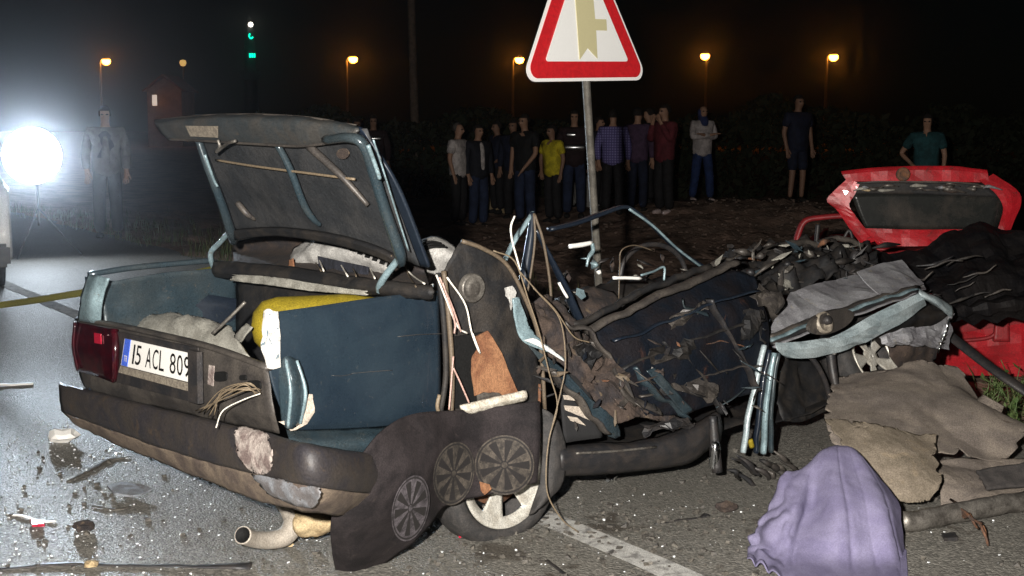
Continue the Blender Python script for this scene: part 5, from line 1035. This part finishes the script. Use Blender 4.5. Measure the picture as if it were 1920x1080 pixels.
person('man in dark clothes facing left, behind the black T-shirt man', 963, 410, 23.19, R(-30), 1.74, 'navy', 'trousers_dark', arms='down', sleeve='long', skin='skin_dark')
person('tall man in a black T-shirt with one bare forearm, looking down', 985, 412, 22.44, R(-38), 1.86, 'tee_black', 'jeans', arms=('low', 'down'), lean=.04)
person('man in a bright yellow T-shirt and dark trousers', 1037, 414, 22.07, R(-50), 1.62, 'tee_yellow', 'trousers_dark', arms=('down', 'low'), skin='skin_dark', lean=.05)
person('officer in a dark uniform with white reflective chest bands', 1076, 410, 22.81, R(-3), 1.84, 'vest_dark', 'jeans', arms='down', sleeve='long', bands=[(1.10, .095, -46, 44), (1.31, .08, -30, 5)])
person('man in a blue checked shirt seen from behind, next to the sign post', 1148, 414, 22.25, R(165), 1.74, 'shirt_check', 'trousers_dark', arms='down', sleeve='long')
person('man in a dark purple shirt between the checked shirt and maroon cardigan', 1194, 412, 22.63, R(150), 1.76, 'purple', 'navy', arms=('front', 'down'), sleeve='long')
person('person in a maroon cardigan and pale trainers with a hand near the face', 1244, 414, 21.88, R(-55), 1.80, 'maroon', 'trousers_dark', 'shoe_pale', arms=('face', 'face'), sleeve='long', hair='hair')
person('woman in a pale jacket, blue headscarf and blue jeans with folded arms', 1315, 383, 23.84, R(18), 1.72, 'jacket_grey', 'jeans_blue', 'shoe_pale', arms='cross', sleeve='long', scarf='scarf_blue', stride=.14, sex=1.0)
person('man in a dark T-shirt and shorts standing apart near the red car', 1492, 402, 22.91, R(25), 1.84, 'navy', 'navy', arms=('down', 'down'), legs='short', skin='skin_dark')
person('man in a dark teal T-shirt standing behind the red tailgate', 1732, 420, 20.1, R(-20), 1.76, 'teal', 'trousers_dark', arms=('down', 'hip'))
person('dark uniformed officer with a reflective sleeve band behind the boot lid', 702, 402, 25.25, R(6), 1.82, 'vest_dark', 'trousers_dark', arms='down', sleeve='long', bands=[(1.28, .09, -10, 34)], skin='skin_dark')
person('dark figure with one small reflective spot, beyond the boot lid corner', 672, 402, 25.81, R(6), 1.84, 'vest_dark', 'trousers_dark', arms='front', sleeve='long', bands=[(1.36, .04, -5, 10)], skin='skin_dark')
person('man with an open dark vest over a pale shirt beside the floodlight', 203, 400, 17.77, R(15), 1.76, 'shirt_dull', 'trousers_dark', arms='down', sleeve='long', vest='jacket_dark', z=-.02)
person('man in a dark jacket half hidden behind the jacket man and dark man', 932, 412, 24.6, R(-60), 1.70, 'navy', 'trousers_dark', arms=('hip', 'down'), sleeve='long', skin='skin_dark')
person('man in a dark pullover glimpsed behind the sign post', 1122, 412, 24.4, R(60), 1.70, 'jacket_dark', 'trousers_dark', arms=('front', 'down'), sleeve='long')
person('dark-haired person half hidden behind the purple shirt man', 1218, 412, 24.3, R(-100), 1.72, 'tee_black', 'trousers_dark', arms=('back', 'down'), sleeve='long', lean=.05)
# pale mounds and a tan sheet added for lit dirt behind their legs
def lit_dirt_mound(px, py, Y, w, h, label, m='cloth_grey'):
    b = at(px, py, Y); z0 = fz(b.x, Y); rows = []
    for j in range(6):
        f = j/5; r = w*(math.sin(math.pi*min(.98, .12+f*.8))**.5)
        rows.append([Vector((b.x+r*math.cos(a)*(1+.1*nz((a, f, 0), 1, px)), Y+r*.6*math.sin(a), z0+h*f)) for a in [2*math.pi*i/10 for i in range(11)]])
    setprops(surf('lit_dirt_mound', rows, m, None, 30, 14, .01, cr_=.03, cs=4, seed=px), label, 'lit_dirt_mound')
lit_dirt_mound(1104, 412, 25.2, .27, .62, 'pale mound standing for lit dirt behind the officer and the sign post', 'white_fabric')
lit_dirt_mound(1062, 412, 25.5, .22, .5, 'pale mound standing for lit dirt between the yellow shirt man and officer', 'white_fabric')
setprops(surf('lit_dirt_sheet', [atl([(912, 345, 25.0), (948, 338, 25.0)]), atl([(904, 414, 24.8), (946, 416, 24.8)])], 'tan_block', None, 8, 8, .03, cr_=.01, cs=4), 'upright tan sheet standing for lit dirt between the jacket man and dark man', 'lit_dirt_sheet')

# ================================================================== plants, rubble, road debris
def weed(px, py, Y, n, h, sp, label, sd, m='weed_leaf'):
    rr = random.Random(sd); b = at(px, py, Y); z0 = fz(b.x, Y) if off_edge(b.x, Y) > 2.3 else 0
    t = thing('weed', label, 'plant', (b.x, Y, z0), 'weeds on the verge')
    vs = []; fs = []; sv = []
    for i in range(n):
        a = rr.uniform(0, 6.28); tip = Vector((b.x+sp*math.cos(a)*rr.random(), Y+sp*math.sin(a)*rr.random(), z0+h*rr.uniform(.5, 1.1))); base = Vector((b.x+rr.uniform(-.04, .04), Y+rr.uniform(-.04, .04), z0))
        tube('stem', [base, base.lerp(tip, .5)+Vector((0, 0, h*.08)), tip], [.004, .002], 'weed_leaf' if m == 'weed_leaf' else m, t, 4, 6)
        for q in range(9):
            p = base.lerp(tip, .25+.75*q/9); dr = Vector((rr.gauss(0, 1), rr.gauss(0, 1), rr.uniform(-.2, .8))).normalized(); w = dr.cross(Vector((0, 0, 1))).normalized(); l = rr.uniform(.025, .06)
            kk = len(vs); vs += [p, p+dr*l*.5+w*l*.22, p+dr*l, p+dr*l*.5-w*l*.22]; fs.append((kk, kk+1, kk+2, kk+3))
    link_mesh('leaves', vs, fs, m, t, smooth=False)
weed(1850, 742, 6.95, 12, .20, .2, 'leafy weed in front of the red car, beside the torn carpet', 1)
weed(1900, 735, 6.9, 14, .26, .2, 'tall leafy weed at the far right below the red bumper', 2)
weed(1905, 800, 6.3, 10, .2, .16, 'low leafy weed at the far right by the carpet edge', 3)
weed(1035, 600, 6.6, 10, .42, .12, 'grassy weed seen through the empty rear window frame', 4, 'dry_stalk')
weed(1075, 590, 6.7, 9, .34, .12, 'pale weed behind the crushed cabin, next to the sign post', 5, 'dry_stalk')
weed(1010, 600, 6.9, 8, .36, .1, 'thin weed behind the leaning roof pillar', 6, 'weed_leaf')
rr = random.Random(11); vs = []; fs = []
for _ in range(700):
    a = rr.gauss(0, 1.7); b_ = rr.gauss(0, 1.2); x, y = 4.3+a, 20.5+b_*1.6
    if rr.random() < .4: x, y = rr.uniform(-1, 7), rr.uniform(15, 23)
    s = rr.uniform(.010, .032); c = Vector((x, y, fz(x, y)+s*.3)); kk = len(vs)
    P8 = [c+Vector((sx_*s*rr.uniform(.5, 1), sy_*s*rr.uniform(.5, 1), sz_*s*.6*rr.uniform(.5, 1))) for sx_ in (-1, 1) for sy_ in (-1, 1) for sz_ in (-1, 1)]
    vs += P8; fs += [tuple(kk+i for i in f) for f in ((0, 1, 3, 2), (4, 6, 7, 5), (0, 4, 5, 1), (2, 3, 7, 6), (0, 2, 6, 4), (1, 5, 7, 3))]
setprops(link_mesh('rubble', vs, fs, 'rubble', smooth=False), 'broken stones and clods strewn on the dirt bank', 'rubble', kind='stuff')
def shards(name, n, smin, smax, m, label, where, sd):
    rr = random.Random(sd); vs = []; fs = []
    for _ in range(n):
        x, y = where(rr); s = smin+(smax-smin)*rr.random()**3; a = rr.uniform(0, 6.28); kk = len(vs); c = Vector((x, y, s*.3+.001)); M = Matrix.Rotation(a, 3, 'Z') @ Matrix.Rotation(rr.uniform(-.7, .7), 3, 'X')
        pts = [Vector((rr.uniform(.5, 1)*s*i, rr.uniform(.4, 1)*s*j, rr.uniform(.2, .6)*s*k_)) for i in (-1, 1) for j in (-1, 1) for k_ in (-1, 1)]
        vs += [c+M @ p for p in pts]; fs += [tuple(kk+i for i in f) for f in ((0, 1, 3, 2), (4, 6, 7, 5), (0, 4, 5, 1), (2, 3, 7, 6), (0, 2, 6, 4), (1, 5, 7, 3))]
    setprops(link_mesh(name, vs, fs, m, smooth=False), label, 'debris', kind='stuff')
shards('broken_glass', 2600, .0010, .0055, 'frag_glass', 'glittering crumbs of broken glass scattered on the road', lambda r: (-2.4+abs(r.gauss(0, .75)), r.uniform(4.1, 7.5)) if r.random() < .88 else (r.uniform(-2, 2.2), r.uniform(4.1, 5.3)), 21)
shards('dark_debris', 1500, .002, .014, 'frag_dark', 'small dark crumbs of plastic and soil strewn on the road', lambda r: (r.uniform(-2.2, 2.2), r.uniform(4.1, 6.0)) if r.random() < .5 else (r.gauss(.35, .45), r.gauss(4.7, .25)), 22)
def bar(name, pts, r, m, label, cat, flat=(1.6, .5), jit=.006): setprops(tube(name, [gnd(x, y, r[0]*.6 if isinstance(r, list) else r*.6) for x, y in pts], r, m, None, 6, 16, flat=flat, jit=jit), label, cat)
bar('rubber_strip', [(-20, 1068), (110, 1058), (250, 1060), (360, 1062), (470, 1062)], [.006, .009, .008, .008, .02], 'black_plastic', 'long dark rubber strip along the bottom left of the road', 'strip')
bar('plastic_stick', [(128, 902), (170, 882), (205, 862), (246, 857)], [.006, .009, .012, .004], 'frag_dark', 'bent dark plastic stick on the road left of the bumper', 'stick')
bar('chrome_trim', [(14, 962), (50, 970), (80, 977), (106, 978)], .0055, 'plate_white', 'thin curved chrome trim strip on the road at left', 'trim strip')
bar('white_strip', [(-10, 722), (25, 721), (62, 719)], .012, 'plate_white', 'straight pale strip lying in the floodlit road', 'strip')
bar('wiper_arm', [(1228, 982), (1270, 976), (1310, 970), (1326, 966)], [.004, .005, .006, .012], 'black_plastic', 'thin black rod lying on the road before the sill', 'rod')
bar('twig', [(1026, 1052), (1045, 1066), (1062, 1082)], .005, 'black_plastic', 'short black stick at the bottom, beside the white road line', 'stick')
bar('plastic_stick', [(175, 950), (215, 955), (244, 948)], [.004, .008, .004], 'frag_dark', 'small brown plastic sliver right of the red lens piece', 'stick')
def chip(name, pts, m, label, cat, z=.012, th=.01, amp=.012): setprops(poly(name, rough_outline([gnd(x, y, z) for x, y in pts], 3, amp, pts[0][0]), m, None, th), label, cat)
def lump(name, pts, m, label, cat, *a):
    g = [gnd(x, y) for x, y in pts]; c = sum(g, Vector())/len(g); r = max((p-c).length for p in g)*.62
    bm = bmesh.new(); bmesh.ops.create_icosphere(bm, subdivisions=2, radius=1)
    vs = [c+Vector((v.co.x*r, v.co.y*r, max(0, .42*r+v.co.z*r*.5)))*1.0+v.co*r*.45*nz(v.co, 1.6, pts[0][0]) for v in bm.verts]; vs = [Vector((v.x, v.y, max(v.z, .002))) for v in vs]
    bm.verts.index_update(); fs = [tuple(v.index for v in f.verts) for f in bm.faces]; bm.free()
    setprops(link_mesh(name, vs, fs, m, smooth=False), label, cat)
chip('plastic_piece', [(200, 912), (235, 905), (285, 918), (255, 930), (215, 927)], 'flap_grey', 'torn grey plastic piece on the road left of the exhaust', 'plastic piece', .02, .008)
lump('foam_chunk', [(110, 822), (125, 820), (131, 831), (119, 838), (109, 832)], 'plate_white', 'small white chunk on the floodlit road below the bumper end', 'chunk', .02, .03, .006)
chip('lens_fragment', [(56, 975), (82, 978), (84, 985), (60, 986)], 'red_bright', 'red lens fragment touching the thin chrome strip', 'lens fragment', .01, .01, .004)
chip('lens_fragment', [(859, 998), (868, 997), (869, 1005), (860, 1006)], 'red_bright', 'tiny red fragment on the road below the rear wheel', 'lens fragment', .01, .01, .002)
lump('plastic_piece', [(140, 992), (170, 985), (172, 998), (150, 1002)], 'seat_brown', 'small brown scrap on the road under the red lens fragment', 'plastic piece', .01, .01, .006)
lump('pebble', [(530, 1020), (543, 1018), (546, 1028), (533, 1030)], 'tan_block', 'small tan pebble under the exhaust tailpipe', 'pebble', .02, .03, .004)
lump('pebble', [(163, 1058), (178, 1056), (181, 1067), (166, 1070)], 'tan_block', 'small tan pebble resting on the long rubber strip', 'pebble', .02, .03, .004)
chip('plastic_piece', [(1765, 1002), (1790, 1000), (1796, 1010), (1770, 1012)], 'black_plastic', 'small black scrap on the road in front of the metal beam', 'plastic piece', .01, .012, .006)
lump('soil_clod', [(1345, 955), (1365, 950), (1385, 955), (1365, 968), (1348, 966)], 'seat_brown', 'clod of brown soil on the road left of the lavender cloth', 'clod', .015, .025, .01)
lump('mirror_shell', [(1135, 900), (1145, 897), (1149, 905), (1139, 908)], 'chrome', 'tiny shiny metal piece on the road below the sill', 'metal piece', .02, .03, .003)

# ================================================================== thin haze added for the bloom round the lamps
def haze():
    x0, x1, y0, y1, z0, z1 = -90, 90, -3, 240, -1.6, 23
    vs = [(x, y, z) for x in (x0, x1) for y in (y0, y1) for z in (z0, z1)]
    fs = [(0, 1, 3, 2), (4, 6, 7, 5), (0, 4, 5, 1), (2, 3, 7, 6), (0, 2, 6, 4), (1, 5, 7, 3)]
    m = bpy.data.materials.new('haze'); m.use_nodes = True; t = m.node_tree; t.nodes.remove(t.nodes['Principled BSDF'])
    v = t.nodes.new('ShaderNodeVolumePrincipled'); v.inputs['Color'].default_value = (.9, .93, 1, 1); v.inputs['Density'].default_value = .0010; v.inputs['Anisotropy'].default_value = .968
    t.links.new(v.outputs[0], t.nodes['Material Output'].inputs['Volume']); MATS['haze'] = m
    setprops(link_mesh('haze', vs, fs, 'haze', smooth=False), 'thin haze added for the glow round the lamps', kind='stuff')
haze()

for o in bpy.data.objects:
    if '_o' in o: del o['_o']
